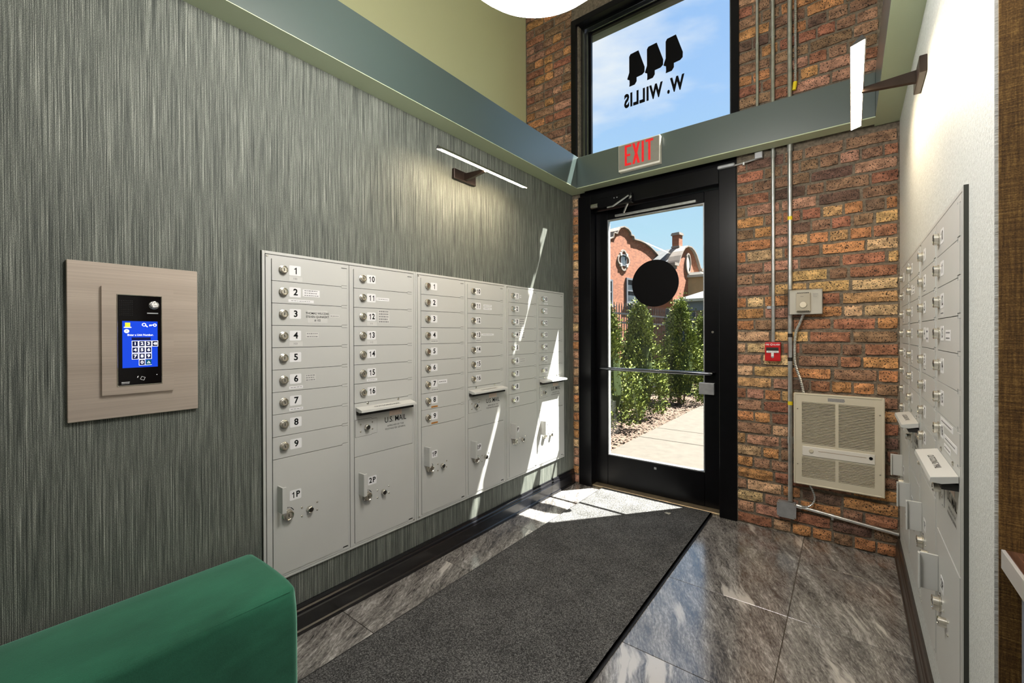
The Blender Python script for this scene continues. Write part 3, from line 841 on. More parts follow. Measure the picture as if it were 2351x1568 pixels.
def mailbox(label, loc, rz, extras, shade_strips=()):
    root = thing('mailbox_bank', label, 'mailboxes', loc, rz, 'apartment mailbox banks')
    W, H = 0.803, 1.396
    z0 = 0.0
    # outer flange and the two column frames
    b = BM(); ring(b, 0.001, W - 0.001, 0, H, 0.011, 0.011, 0.010, 0.012, -0.009, 0, 0.0012)
    part('flange', b, M_MAIL, root)
    b = BM(); box(b, 0.011, W - 0.011, -0.003, 0, 0.009, H - 0.011)
    part('back_plate', b, M_GAP, root)
    b = BM(); ring(b, 0.0145, 0.3935, 0.0125, H - 0.0145, 0.0215, 0.0095, 0.010, 0.0165, -0.0095, -0.002, 0.0)
    for k in range(1, 10): box(b, 0.0375 + 0.346 - 0.0285, 0.0375 + 0.346, -0.0100, -0.004, 1.3685 - k * 0.0943 - 0.0056, 1.3685 - k * 0.0943 + 0.0056)
    part('column_frame', b, M_MAIL, root)
    b = BM(); ring(b, 0.3965, W - 0.0145, 0.0125, H - 0.0145, 0.0205, 0.0125, 0.010, 0.0165, -0.0095, -0.002, 0.0)
    for k in range(1, 8): box(b, 0.4185 + 0.357 - 0.0285, 0.4185 + 0.357, -0.0100, -0.004, 1.3685 - k * 0.0943 - 0.0056, 1.3685 - k * 0.0943 + 0.0056)
    part('column_frame', b, M_MAIL, root)
    for sx in shade_strips:
        b = BM(); box(b, sx * W - 0.0012 if sx == 0 else W - 0.0003, sx * W + 0.0003 if sx == 0 else W + 0.0012, -0.0088, 0, 0.0, H); part('shade_strip', b, M_SIDE_SHADE, root)  # dark strip laid on the flange edge as painted shade
    x1, x2 = 0.0375, 0.4185
    top = 1.3685
    n = 0
    for c, (xx, rows, me, dw) in enumerate(((x1, 9, DOOR1, DW1), (x2, 7, DOOR2, DW2))):
        for r in range(rows):
            n += 1
            d = link('door', me, root, (xx, 0, top - (r + 1) * RP))
            lx = 0.046 if c == 0 else 0.048
            link('lock', LOCK_ME, d, (lx, FY, RP - 0.0445))
            k = link('keyway', KEY_ME, d, (lx, FY - 0.0131, RP - 0.0445)); k.rotation_euler = (0, random.uniform(-0.3, 0.3), 0)
            px = 0.097 if c == 0 else 0.0985
            link('number_plate', PLATE_ME, d, (px, FY, RP - 0.0435))
            link('numeral', number_mesh(str(n), 0.0385, 1.0 if n < 10 else 0.86), d, (px + 0.002, FY - 0.0009, RP - 0.0438))
            for e in extras.get(n, ()):
                kind = e[0]
                if kind == 'under':        # small tag under the number plate
                    lines_tag(d, px - 0.026, 0.005, 0.058, 0.020, 0 if e[1] else 1, M_TAG)
                    if e[1]: text_on(d, e[1], px + 0.0, 0.0155, 0.0125, M_GREYINK)
                elif kind == 'white':
                    lines_tag(d, px - 0.028, 0.008, 0.060, 0.012, 1, M_WHITE)
                elif kind == 'right':
                    lines_tag(d, e[1], e[2], e[3], e[4], e[5], M_WHITE if e[6] else M_TAG)
                elif kind == 'orange':
                    lines_tag(d, px - 0.024, 0.006, 0.050, 0.009, 1, M_ORANGE, M_INK)
                elif kind == 'text':
                    lines_tag(d, e[1], e[2], e[3], e[4])
                    for i, s in enumerate(e[5]): text_on(d, s, e[1] + e[3] / 2, e[2] + e[4] - 0.014 - 0.0155 * i, 0.0135, M_INK, 0.012, 0.92)
    def parcel(name_txt, xx, w, zb, h, hx, hz, lx, lz, px, pz):
        b = BM(); g = 0.0011
        prism_xz(b, [(g, g), (w - 0.028, g), (w - 0.028, 0.009), (w - g, 0.009), (w - g, h - g), (g, h - g)], FY, -0.004)
        d = part('parcel_door', b, M_MAIL, root, loc=(xx, 0, zb))
        link('handle', HANDLE_ME, d, (hx, FY, hz))
        link('number_plate', PLATE_ME, d, (px, FY, pz))
        link('numeral', number_mesh(name_txt, 0.036, 0.95), d, (px, FY - 0.0009, pz))
        link('parcel_lock', BIGLOCK_ME, d, (lx, FY, lz))
        link('keyway', KEY_ME, d, (lx, FY - 0.0182, lz))
        link('master_lock', PIN_ME, d, (lx + 0.097, FY, lz - 0.006))
        link('lock_bore', PIN_HOLE_ME, d, (lx + 0.097, FY, lz - 0.006))
        for sx_, sz_ in ((0.063, 0.010), (0.063, -0.028), (0.133, 0.014), (0.133, -0.022)):
            link('screw', SCREW_ME, d, (lx + sx_, FY, lz + sz_))
        # arc and arrow printed round the lock
        b = BM()
        for k in range(5):
            a = math.radians(118 - 11 * k); box(b, lx + 0.0295 * math.cos(a) - 0.0013, lx + 0.0295 * math.cos(a) + 0.0013, FY - 0.0004, FY, lz + 0.0295 * math.sin(a) - 0.002, lz + 0.0295 * math.sin(a) + 0.002)
        arc = [(lx + rr_ * math.cos(math.radians(a)), lz + rr_ * math.sin(math.radians(a))) for rr_, aa in ((0.031, (62, 48, 34, 22)), (0.028, (22, 34, 48, 62))) for a in aa]
        prism_xz(b, arc[::-1], FY - 0.0004, FY)
        part('lock_marking', b, M_INK, d)
    parcel('1P', x1, DW1, 0.0225, 0.497, 0.024, 0.330, 0.058, 0.250, 0.094, 0.326)
    parcel('2P', x2, DW2, 0.0225, 0.421, 0.028, 0.287, 0.066, 0.214, 0.099, 0.285)
    # outgoing mail panel with its slot hood
    b = BM(); box(b, x2 + 0.001, x2 + DW2 - 0.001, FY + 0.0012, -0.004, 0.4450, 0.7070)
    pn = part('outgoing_panel', b, M_MAIL, root)
    b = BM()
    sx0, sx1 = x2 + 0.008, x2 + 0.345
    zc = 0.676
    A = [(0, zc + 0.012), (-0.050, zc + 0.001), (-0.052, zc - 0.010), (-0.030, zc - 0.012), (0, zc - 0.004)]
    prism(b, [(sx0, FY + p, z) for p, z in A], (sx1 - sx0, 0, 0))
    part('slot_hood', b, M_MAIL, root)
    b = BM(); box(b, sx0 + 0.004, sx1 - 0.004, FY - 0.030, FY + 0.001, zc - 0.026, zc - 0.010)
    part('slot_flap', b, M_GAP, root)
    tmh = text_mesh('OUTGOING MAIL', 0.020, M_INK, 0.0, 1.0)
    o = link('hood_lettering', tmh, root, ((sx0 + sx1) / 2, FY - 0.026, zc + 0.0072)); o.rotation_euler = (math.radians(-77), 0, 0)
    for q in (0.075, 0.262): link('screw', SCREW_ME, root, (x2 + q, FY + 0.001, 0.7005)).scale = (1.6, 1, 1.6)
    b = BM(); g = [(0.006, 0.541), (0.006, 0.625), (0.096, 0.625), (0.096, 0.619), (0.128, 0.619), (0.128, 0.545), (0.096, 0.545), (0.096, 0.541)]
    prism_xz(b, [(x2 + u - 0.0014 * (1 if u < 0.05 else -1), z + 0.0014 * (1 if z > 0.58 else -1)) for u, z in g][::-1], FY + 0.0009, FY + 0.0016)
    part('lock_plate_gap', b, M_GAP, pn)
    b = BM(); prism_xz(b, [(x2 + u, z) for u, z in g][::-1], FY - 0.0002, FY + 0.0016)
    part('lock_plate', b, M_MAIL, pn)
    link('master_lock', PIN_ME, pn, (x2 + 0.067, FY, 0.583)); link('lock_bore', PIN_HOLE_ME, pn, (x2 + 0.067, FY, 0.583))
    for u, z in ((0.034, 0.600), (0.034, 0.565), (0.101, 0.602), (0.101, 0.568)): link('screw', SCREW_ME, pn, (x2 + u, FY, z))
    text_on(pn, 'U.S. MAIL', x2 + 0.245, 0.5975, 0.040, M_INK, 0.008, 0.86, y=FY + 0.0008)
    text_on(pn, 'APPROVED BY THE', x2 + 0.245, 0.566, 0.0125, M_INK, y=FY + 0.0008); text_on(pn, 'POSTMASTER GENERAL', x2 + 0.245, 0.550, 0.0125, M_INK, y=FY + 0.0008)
    b = BM(); box(b, x2 + 0.205, x2 + 0.285, FY + 0.0006, FY + 0.0012, 0.618, 0.649); part('inspection_label', b, M_PINK, pn)
    for q in ((0.02, 0.018), (0.02, H - 0.02), (W - 0.02, 0.018)): link('screw', SCREW_ME, root, (q[0], -0.0095, q[1]))
    return root

ex1 = {1: [('under', '100')], 2: [('right', 0.13, 0.036, 0.078, 0.031, 3, 1), ('right', 0.068, 0.008, 0.112, 0.012, 1, 1)],
       3: [('text', 0.150, 0.014, 0.095, 0.056, ('THOMAS WILCZAK', 'STEVEN QUINKERT', '# 102')), ('right', 0.255, 0.040, 0.05, 0.014, 1, 0)],
       4: [('under', '103'), ('right', 0.142, 0.040, 0.060, 0.026, 2, 0)], 6: [('white',), ('right', 0.138, 0.036, 0.05, 0.03, 3, 0)], 7: [('white',)],
       11: [('right', 0.128, 0.040, 0.078, 0.016, 1, 1)], 12: [('under', '111'), ('right', 0.136, 0.020, 0.072, 0.066, 5, 0)], 13: [('under', '112')], 15: [('white',)]}
mailbox('grey mailbox bank nearest the steel intercom on the left wall', (0, 0.824, 0.269), ROT_L, ex1, (0,))
ex2 = {4: [('under', '')], 7: [('under', ''), ('right', 0.128, 0.045, 0.072, 0.024, 1, 1)], 8: [('orange',)], 9: [('orange',)], 11: [('right', 0.15, 0.030, 0.085, 0.014, 1, 1), ('right', 0.15, 0.050, 0.085, 0.014, 1, 1)],
       13: [('under', ''), ('right', 0.13, 0.046, 0.125, 0.013, 1, 1)], 15: [('under', '')]}
mailbox('grey mailbox bank in the middle of the three, orange tape under numbers 8 and 9', (0, 1.627, 0.269), ROT_L, ex2)
ex3 = {1: [('under', ''), ('right', 0.13, 0.04, 0.02, 0.02, 1, 1)], 3: [('under', ''), ('right', 0.125, 0.012, 0.066, 0.066, 4, 0)], 4: [('right', 0.11, 0.025, 0.085, 0.064, 4, 0)], 6: [('under', ''), ('right', 0.128, 0.036, 0.07, 0.03, 2, 0)],
       10: [('white',)], 14: [('under', '')], 15: [('under', '')]}
mailbox('grey mailbox bank next to the glass door on the left wall, striped by sun', (0, 2.430, 0.269), ROT_L, ex3)
# right wall, seen at a glancing angle
ex4 = {4: [('right', 0.14, 0.02, 0.05, 0.05, 2, 1)], 12: [('under', '')], 13: [('right', 0.16, 0.03, 0.075, 0.03, 2, 1)],
       16: [('right', 0.072, 0.070, 0.20, 0.018, 1, 1), ('right', 0.135, 0.030, 0.19, 0.018, 1, 1), ('right', 0.135, 0.006, 0.10, 0.016, 1, 1)], 2: [('under', '')], 5: [('under', '')]}
mailbox('grey mailbox bank on the right wall, nearer the brown wall', (wr(2.336), 2.336, 0.269), ROT_R, ex4, (1,))
ex5 = {3: [('under', '')], 5: [('right', 0.13, 0.02, 0.06, 0.05, 2, 1)], 11: [('right', 0.13, 0.03, 0.07, 0.03, 2, 1)], 14: [('under', '')]}
mailbox('grey mailbox bank on the right wall beside the brick corner', (wr(3.139), 3.139, 0.269), ROT_R, ex5)

# ------------------------------------------------------------------ intercom
def intercom():
    root = thing('intercom_panel', 'square brushed steel entry intercom with a blue keypad screen', 'intercom', (0, 0.4285, 1.043), ROT_L)
    # local: x right, z up, -y out of the wall; origin at the foot of the backing plate
    b = BM(); box(b, -0.170, 0.170, -0.014, 0, 0, 0.507, 0.0015); part('backing_plate', b, M_BRUSHED, root)
    b = BM(); ring(b, -0.0925, 0.0955, 0.077, 0.431, 0.037, 0.034, 0.027, 0.026, -0.024, -0.014, 0.0); part('bezel', b, M_BRUSHED, root)
    b = BM(); ring(b, -0.0565, 0.0625, 0.103, 0.407, 0.0025, 0.0025, 0.0025, 0.0025, -0.0258, -0.0215, 0.0006); part('trim', b, M_CHROME, root)
    b = BM(); box(b, -0.054, 0.060, -0.0225, -0.014, 0.1045, 0.4045); fc = part('glass_face', b, M_GLOSSBLK, root)
    b = BM(); box(b, -0.0425, 0.0500, -0.0230, -0.0225, 0.163, 0.319); sc = part('screen', b, M_SCREEN, root)
    Y = -0.0234
    def q(name, x0, x1, z0, z1, mat, y=Y):
        bb = BM(); box(bb, x0, x1, y, y + 0.0004, z0, z1); return part(name, bb, mat, sc)
    q('hat_icon', -0.0355, -0.0225, 0.299, 0.3135, M_SCRY); q('hat_brim', -0.0385, -0.0195, 0.2965, 0.2995, M_SCRW)
    bb = BM(); cyl(bb, (-0.0315, Y, 0.2855), (-0.0315, Y + 0.0004, 0.2855), 0.0066, n=20); part('ball_icon', bb, M_SCRW, sc)
    bb = BM(); cyl(bb, (-0.0318, Y - 0.0003, 0.2862), (-0.0318, Y, 0.2862), 0.0026, n=12); part('ball_dot', bb, M_TAG, sc)
    def ringbm(cx, cz, r0, r1, n=20):
        bb = BM(); A = [bb.verts.new((cx + r0 * math.cos(2 * PI * k / n), Y, cz + r0 * math.sin(2 * PI * k / n))) for k in range(n)]
        B = [bb.verts.new((cx + r1 * math.cos(2 * PI * k / n), Y, cz + r1 * math.sin(2 * PI * k / n))) for k in range(n)]
        for k in range(n): bb.faces.new((A[k], A[(k + 1) % n], B[(k + 1) % n], B[k]))
        return bb
    bb = ringbm(0.0135, 0.3075, 0.0036, 0.0058); prism_xz(bb, [(0.0165, 0.3045), (0.022, 0.2985), (0.0242, 0.3005), (0.0185, 0.3065)], Y, Y + 0.0003); part('search_icon', bb, M_SCRW, sc)
    bb = ringbm(0.0425, 0.3065, 0.0026, 0.0052); box(bb, 0.0275, 0.038, Y, Y + 0.0003, 0.3055, 0.3078); box(bb, 0.0275, 0.0300, Y, Y + 0.0003, 0.3025, 0.3055); box(bb, 0.0315, 0.0335, Y, Y + 0.0003, 0.3032, 0.3055); part('key_icon', bb, M_SCRW, sc)
    link('prompt', text_mesh('Enter a Unit Number.', 0.0088, M_SCRW, 0.02, 0.88), sc, (0.0045, Y, 0.2725))
    q('entry_field', -0.019, 0.031, 0.255, 0.2645, M_SCRD)
    kx = [-0.0185, -0.0005, 0.0170, 0.0345]; kz = [0.2335, 0.2125, 0.1910, 0.1700]
    keys = [('1', 0, 0), ('2', 1, 0), ('3', 2, 0), ('4', 0, 1), ('5', 1, 1), ('6', 2, 1), ('7', 0, 2), ('8', 1, 2), ('9', 2, 2), ('0', 1, 3), ('<', 3, 0), ('^', 2, 3)]
    for s, i, j in keys:
        x, z = kx[i], kz[j]
        bb = BM()
        if s == '^': box(bb, x, x + 0.0165, Y, Y + 0.0003, z - 0.0005, z + 0.0012)
        else: box(bb, x - 0.0002, x + 0.0168, Y, Y + 0.0003, z - 0.0005, z + 0.0195)
        key = part('key', bb, M_SCRW, sc)
        q('key_face', x + 0.0012, x + 0.0154, z + 0.0009, z + 0.0181, M_SCRT if s == '^' else M_SCRD, Y - 0.0004)
        if s.isdigit(): link('key_numeral', text_mesh(s, 0.0135, M_SCRW, 0.03, 1.15), sc, (x + 0.0083, Y - 0.0007, z + 0.0095))
        elif s == '<':
            bb = BM(); prism_xz(bb, [(x + 0.003, z + 0.0095), (x + 0.0065, z + 0.0055), (x + 0.0138, z + 0.0055), (x + 0.0138, z + 0.0135), (x + 0.0065, z + 0.0135)], Y - 0.0008, Y - 0.0005); part('erase_icon', bb, M_SCRW, sc)
            link('erase_cross', text_mesh('x', 0.0085, M_SCRD, 0.0, 1.0), sc, (x + 0.0098, Y - 0.0011, z + 0.0097))
        else:
            bb = BM(); a, c = (x + 0.0083, z + 0.0145), (x + 0.0083, z + 0.0118)
            prism_xz(bb, [(x + 0.0035, z + 0.006), (x + 0.0131, z + 0.006), (x + 0.0083, z + 0.0145)], Y - 0.0008, Y - 0.0005); part('bell_icon', bb, M_SCRW, sc)
            bb = BM(); prism_xz(bb, [(x + 0.0057, z + 0.0075), (x + 0.0109, z + 0.0075), (x + 0.0083, z + 0.0118)], Y - 0.0011, Y - 0.0008); part('bell_inside', bb, M_SCRT, sc)
    bb = BM(); lathe(bb, [(0.0150, 0), (0.0150, 0.002), (0.0135, 0.005), (0.009, 0.008), (0.004, 0.0092), (0.001, 0.0094)], (0.0405, -0.0225, 0.3745), 24, 'Y'); part('camera_lens', bb, M_LENS, root, True)
    bb = BM(); box(bb, 0.022, 0.052, -0.0230, -0.0225, 0.3450, 0.3492); part('sensor_slit', bb, M_ZINC, root)
    bb = BM()
    for i in range(8):
        for j in range(9): box(bb, -0.049 + 0.0045 * i, -0.0475 + 0.0045 * i, -0.0227, -0.0225, 0.338 + 0.006 * j, 0.3395 + 0.006 * j)
    part('speaker_holes', bb, M_RUBBER, root)
    bb = BM()
    for k in range(4):
        c, s_ = math.cos(0.4 + k * PI / 2), math.sin(0.4 + k * PI / 2); c2, s2 = math.cos(0.4 + (k + 1) * PI / 2), math.sin(0.4 + (k + 1) * PI / 2)
        prism_xz(bb, [(0.0095 + 0.0078 * c, 0.1255 + 0.0078 * s_), (0.0095 + 0.0078 * c2, 0.1255 + 0.0078 * s2), (0.0095 + 0.0064 * c2, 0.1255 + 0.0064 * s2), (0.0095 + 0.0064 * c, 0.1255 + 0.0064 * s_)], -0.0229, -0.0225)
    prism_xz(bb, [(-0.0055, 0.1275), (-0.0045, 0.1325), (-0.0015, 0.1350), (-0.0022, 0.1300)][::-1], -0.0229, -0.0225)
    part('card_symbol', bb, M_WHITE, root)
    bb = BM(); rr = random.Random(4); x = -0.045
    while x < -0.027:
        w = rr.uniform(0.0012, 0.0026); box(bb, x, x + w, -0.0229, -0.0225, 0.1142, 0.1166); x += w + 0.0005
    x = -0.045
    while x < -0.027:
        w = rr.uniform(0.001, 0.0022); box(bb, x, x + w, -0.0229, -0.0225, 0.1102, 0.1118); x += w + 0.0007
    part('maker_mark', bb, M_WHITE, root)
    bb = BM(); cyl(bb, (0.0475, -0.0229, 0.1355), (0.0475, -0.0225, 0.1355), 0.0011, n=8); part('status_light', bb, M_SCRW, root)
intercom()

# ------------------------------------------------------------------ picture lights
def picture_light(label, loc, rz):
    root = thing('picture_light', label, 'wall lamp', loc, rz, 'picture lights over the mailboxes')
    b = BM(); box(b, -0.098, 0.098, -0.022, 0, -0.031, 0.031, 0.002); part('back_plate', b, M_BRONZE, root)
    b = BM()   # tapering arm
    A = [(-0.011, -0.022, -0.024), (0.011, -0.022, -0.024), (0.011, -0.022, 0.020), (-0.011, -0.022, 0.020)]
    B = [(-0.008, -0.185, -0.006), (0.008, -0.185, -0.006), (0.008, -0.185, 0.012), (-0.008, -0.185, 0.012)]
    va = [b.verts.new(p) for p in A]; vb = [b.verts.new(p) for p in B]
    b.faces.new(va[::-1]); b.faces.new(vb)
    for i in range(4): b.faces.new((va[i], va[(i + 1) % 4], vb[(i + 1) % 4], vb[i]))
    part('arm', b, M_BRONZE, root)
    b = BM()   # triangular bar, its open face down and towards the wall
    prism(b, [(-0.39, -0.178, 0.006), (-0.39, -0.222, -0.007), (-0.39, -0.190, 0.024)], (0.78, 0, 0)); part('shade', b, M_SHADE, root)
    b = BM(); prism(b, [(-0.386, -0.182, 0.0050), (-0.386, -0.2185, -0.0060), (-0.386, -0.2190, -0.0072), (-0.386, -0.1815, 0.0036)], (0.772, 0, 0)); part('light_strip', b, M_LIT, root)
picture_light('slim bar picture light above the three mailbox banks, seen along its edge', (0, 2.02, 2.302), ROT_L)
picture_light('slim bar picture light on the right wall, its glowing strip facing down', (wr(2.34), 2.335, 2.302), ROT_R)

# ------------------------------------------------------------------ pendant globes
def pendant(label, x, y, zc, r, extra_group=None):
    root = thing('globe_pendant', label, 'lamp', (x, y, zc), 0, extra_group)
    b = BM(); prof = [(r * math.sin(PI * k / 28), -r * math.cos(PI * k / 28)) for k in range(1, 27)]
    lathe(b, prof, (0, 0, 0), 48); part('globe', b, M_GLOBE, root, True)
    b = BM(); cyl(b, (0, 0, r * 0.97), (0, 0, r * 1.12), 0.06, 0.05, 20); part('cap', b, M_BLACK, root, 'auto')
    b = BM(); cyl(b, (0, 0, r * 1.1), (0, 0, 4.75 - zc), 0.008, n=10); part('rod', b, M_BLACK, root)
    return root
pendant('large white glass globe pendant hanging in front of the brick wall', 1.266, 1.002, 2.532, 0.31)

def fill_lamp(label, x, y, z, w):  # unseen fixture added as fill light for the room
    root = thing('added_fill_light', label, 'added fill lamp', (x, y, z), 0, 'unseen fill lamps added in the alcove')
    b = BM(); ring(b, -0.3, 0.3, -0.3, 0.3, 0.02, 0.02, 0.02, 0.02, -0.03, 0.0)
    me = to_mesh(b, 'frame', M_WHITE); me.transform(Matrix.Rotation(PI / 2, 4, 'X')); link('frame', me, root)
    b = BM(); box(b, -0.28, 0.28, -0.28, 0.28, -0.02, 0.0); part('diffuser', b, M_WHITE, root)
    l = bpy.data.lights.new('lamp', 'AREA'); l.shape = 'SQUARE'; l.size = 0.54; l.energy = w; l.color = (1.0, 0.97, 0.93)
    o = bpy.data.objects.new('lamp', l); COL.objects.link(o); o.parent = root; o.location = (0, 0, -0.035)
fill_lamp('unseen square fill lamp added in the alcove beside the brown wall', 3.3, 0.2, ZB, FILL_W)
fill_lamp('unseen square fill lamp added deeper in the alcove', 3.3, -1.9, ZB, FILL_W)

# ------------------------------------------------------------------ exit sign
root = thing('exit_sign', 'grey exit sign with red letters on the green beam over the door', 'exit sign', (0.672, 3.26, 2.568), 0)
b = BM(); box(b, -0.160, 0.162, -0.044, 0, 0, 0.205, 0.004, 2); part('housing', b, M_EXITW, root)
b = BM(); box(b, -0.155, 0.156, -0.0475, -0.044, 0.014, 0.199, 0.0012); part('face', b, M_EXIT, root)
def stroke(bm, pts, y0, y1): prism_xz(bm, pts, y0, y1)
for ch, x, w in (('E', -0.106, 0.052), ('X', -0.046, 0.060), ('I', 0.027, 0.019), ('T', 0.056, 0.058)):
    b = BM(); z0, z1, t = 0.034, 0.190, 0.017; y0, y1 = -0.0482, -0.0474
    if ch == 'E':
        for a in ((x, x + t, z0, z1), (x + t, x + w, z0, z0 + t), (x + t, x + w, z1 - t, z1), (x + t, x + w * 0.85, 0.104, 0.104 + t)): box(b, a[0], a[1], y0, y1, a[2], a[3])
    elif ch == 'I': box(b, x, x + t, y0, y1, z0, z1)
    elif ch == 'T':
        box(b, x, x + w, y0, y1, z1 - t, z1); box(b, x + w / 2 - t / 2, x + w / 2 + t / 2, y0, y1, z0, z1 - t)
    else:
        prism_xz(b, [(x, z0), (x + 0.019, z0), (x + w, z1), (x + w - 0.019, z1)], y0, y1)
        prism_xz(b, [(x + w - 0.019, z0), (x + w, z0), (x + 0.019, z1), (x, z1)], y0 - 0.0002, y1)
    part('letter', b, M_EXITRED, root)

# ------------------------------------------------------------------ services on the brick
def simple(name, label, cat, bm, mat, smooth=False, group=None):
    return tag(part(name, bm, mat, None, smooth), label, cat, group)
CY = D - 0.016
def conduit(label, x, z0, z1, r, group='vertical conduits on the brick', straps=(), couplings=(), tape=()):
    root = thing('conduit', label, 'pipe', (x, CY, z0), 0, group)
    b = BM(); cyl(b, (0, 0, 0), (0, 0, z1 - z0), r, n=14, caps=True); part('tube', b, M_GALV, root, 'auto')
    for z in straps:
        b = BM(); cyl(b, (0, 0, z - z0 - 0.008), (0, 0, z - z0 + 0.008), r * 1.18, n=14); box(b, -r - 0.026, -r * 0.4, 0.008, 0.013, z - z0 - 0.009, z - z0 + 0.009); part('strap', b, M_ZINC, root)
    for z in couplings:
        b = BM(); cyl(b, (0, 0, z - z0 - 0.022), (0, 0, z - z0 + 0.022), r * 1.25, n=14); part('coupling', b, M_GALV, root, 'auto')
    for z, m in tape:
        b = BM(); cyl(b, (0, 0, z - z0 - 0.012), (0, 0, z - z0 + 0.012), r * 1.03, n=14); part('band', b, m, root)
    return root
conduit('thin steel conduit running down to the red fire alarm', 1.5235, 1.258, 4.74, 0.0115, straps=(1.487,), couplings=(2.50, 3.3))
conduit('thick steel conduit running down past the thermostat to the junction box', 1.6175, 0.221, 4.74, 0.0135, couplings=(2.515, 0.62), tape=((2.06, M_YELLOW), (0.86, M_YELLOW), (1.30, M_CORDBLK), (1.145, M_CORDBLK)))
conduit('thin steel conduit above the beam beside the window frame', 1.433, ZT - 0.25, 4.74, 0.0095, couplings=(3.25,))

def flex(name, label, pts, r, cat='cable', n_per=0.0105, group=None):
    """metal clad flexible cable: ribbed tube through a smooth path"""
    P = [Vector(p) for p in pts]; path = []
    for i in range(len(P) - 1):
        p0, p1, p2, p3 = P[max(i - 1, 0)], P[i], P[i + 1], P[min(i + 2, len(P) - 1)]
        n = max(2, int((p2 - p1).length / (n_per / 2)))
        for k in range(n):
            t = k / n
            path.append(0.5 * ((2 * p1) + (-p0 + p2) * t + (2 * p0 - 5 * p1 + 4 * p2 - p3) * t * t + (-p0 + 3 * p1 - 3 * p2 + p3) * t ** 3))
    path.append(P[-1])
    b = BM(); tube(b, path, [r if i % 2 else r * 0.70 for i in range(len(path))], 8)
    return simple(name, label, cat, b, M_GALV, False, group)
flex('flexible_conduit', 'ribbed metal cable from thermostat down to the wall heater', [(1.690, D - 0.03, 1.432), (1.672, D - 0.03, 1.38), (1.650, D - 0.03, 1.315), (1.643, D - 0.028, 1.21), (1.648, D - 0.028, 1.11), (1.676, D - 0.03, 1.01), (1.693, D - 0.03, 0.925)], 0.0095)
flex('flexible_conduit', 'thin ribbed cable looping under the wall heater to the junction box', [(1.716, D - 0.03, 0.366), (1.735, D - 0.03, 0.325), (1.748, D - 0.03, 0.280), (1.738, D - 0.03, 0.240), (1.710, D - 0.03, 0.212), (1.652, D - 0.03, 0.203)], 0.0062)
flex('flexible_conduit', 'ribbed cable strapped beside the conduit above the beam', [(1.655, D - 0.02, 4.6), (1.652, D - 0.02, 3.9), (1.650, D - 0.02, 3.4), (1.650, D - 0.02, 3.05), (1.648, D - 0.022, 2.92)], 0.0085)
b = BM(); cyl(b, (1.648, D - 0.022, 2.93), (1.641, D - 0.022, 2.88), 0.012, 0.010, 12); simple('cable_connector', 'small yellow cable connector above the beam', 'connector', b, M_YELLOW)

root = thing('junction_box', 'grey square junction box low on the brick wall', 'junction box', (1.5985, D, 0.118), 0)
b = BM(); box(b, -0.050, 0.050, -0.045, 0, 0.002, 0.098, 0.003); part('box', b, M_ZINC, root)
b = BM(); oc = 0.010
prism_xz(b, [(-0.053 + oc, 0), (0.053 - oc, 0), (0.053, oc), (0.053, 0.101 - oc), (0.053 - oc, 0.101), (-0.053 + oc, 0.101), (-0.053, 0.101 - oc), (-0.053, oc)], -0.049, -0.045); cov = part('cover', b, M_ZINC, root)
for x, z in ((-0.045, 0.092), (0.045, 0.009), (0.045, 0.092), (-0.045, 0.009)): link('screw', SCREW_ME, cov, (x, -0.049, z))
root = thing('conduit', 'steel conduit running low along the brick from the junction box to the corner', 'pipe', (1.65, D - 0.022, 0.2), 0)
b = BM(); cyl(b, (0, 0, 0.002), (0.492, 0, -0.046), 0.0105, n=14); part('tube', b, M_GALV, root, 'auto')
b = BM(); cyl(b, (0.0, 0, 0.002), (0.03, 0, -0.001), 0.015, n=12); part('coupling', b, M_GALV, root, 'auto')
b = BM(); cyl(b, (0.180, 0, -0.0155), (0.192, 0, -0.0165), 0.0135, n=12); box(b, 0.180, 0.192, 0.004, 0.01, -0.045, -0.012); part('strap', b, M_GALV, root)

# thermostat in its clear guard
root = thing('thermostat', 'cream dial thermostat inside a clear plastic guard on the brick', 'thermostat', (1.690, D, 1.430), 0)
b = BM(); box(b, -0.075, 0.098, -0.034, -0.026, 0.004, 0.160, 0.003); part('guard_base', b, M_EXITW, root)
b = BM()
box(b, -0.099, 0.103, -0.062, -0.060, 0.0, 0.164); box(b, -0.099, -0.097, -0.060, -0.026, 0.0, 0.164); box(b, 0.101, 0.103, -0.060, -0.026, 0.0, 0.164); box(b, -0.097, 0.101, -0.060, -0.026, 0.0, 0.002); box(b, -0.097, 0.101, -0.060, -0.026, 0.162, 0.164)
part('guard_cover', b, M_ACRYL, root)
b = BM(); ring(b, -0.100, 0.104, -0.001, 0.165, 0.004, 0.004, 0.004, 0.004, -0.063, -0.0585, 0.001); part('guard_rim', b, M_ACRYL, root)
b = BM(); box(b, -0.038, 0.038, -0.056, -0.034, 0.022, 0.140, 0.003, 2); th = part('body', b, M_CREAM, root)
b = BM()
for k in range(6):
    for z in (0.022, 0.1365): box(b, -0.030 + 0.0105 * k, -0.023 + 0.0105 * k, -0.0565, -0.052, z - 0.001, z + 0.0045)
part('vent_slots', b, M_GAP, th)
b = BM(); lathe(b, [(0.0205, 0), (0.0205, 0.002), (0.018, 0.006), (0.016, 0.0065)], (0.0, -0.056, 0.063), 28, 'Y'); part('dial', b, M_CREAM, th, 'auto')
b = BM(); box(b, -0.014, 0.002, -0.0564, -0.0558, 0.1145, 0.1165); part('maker_mark', b, M_GREYINK, th)
b = BM(); box(b, 0.050, 0.078, -0.0625, -0.0619, 0.128, 0.130); box(b, 0.050, 0.078, -0.0625, -0.0619, 0.120, 0.122); box(b, 0.052, 0.072, -0.0625, -0.0619, 0.112, 0.114); part('guard_print', b, M_GREYINK, root)

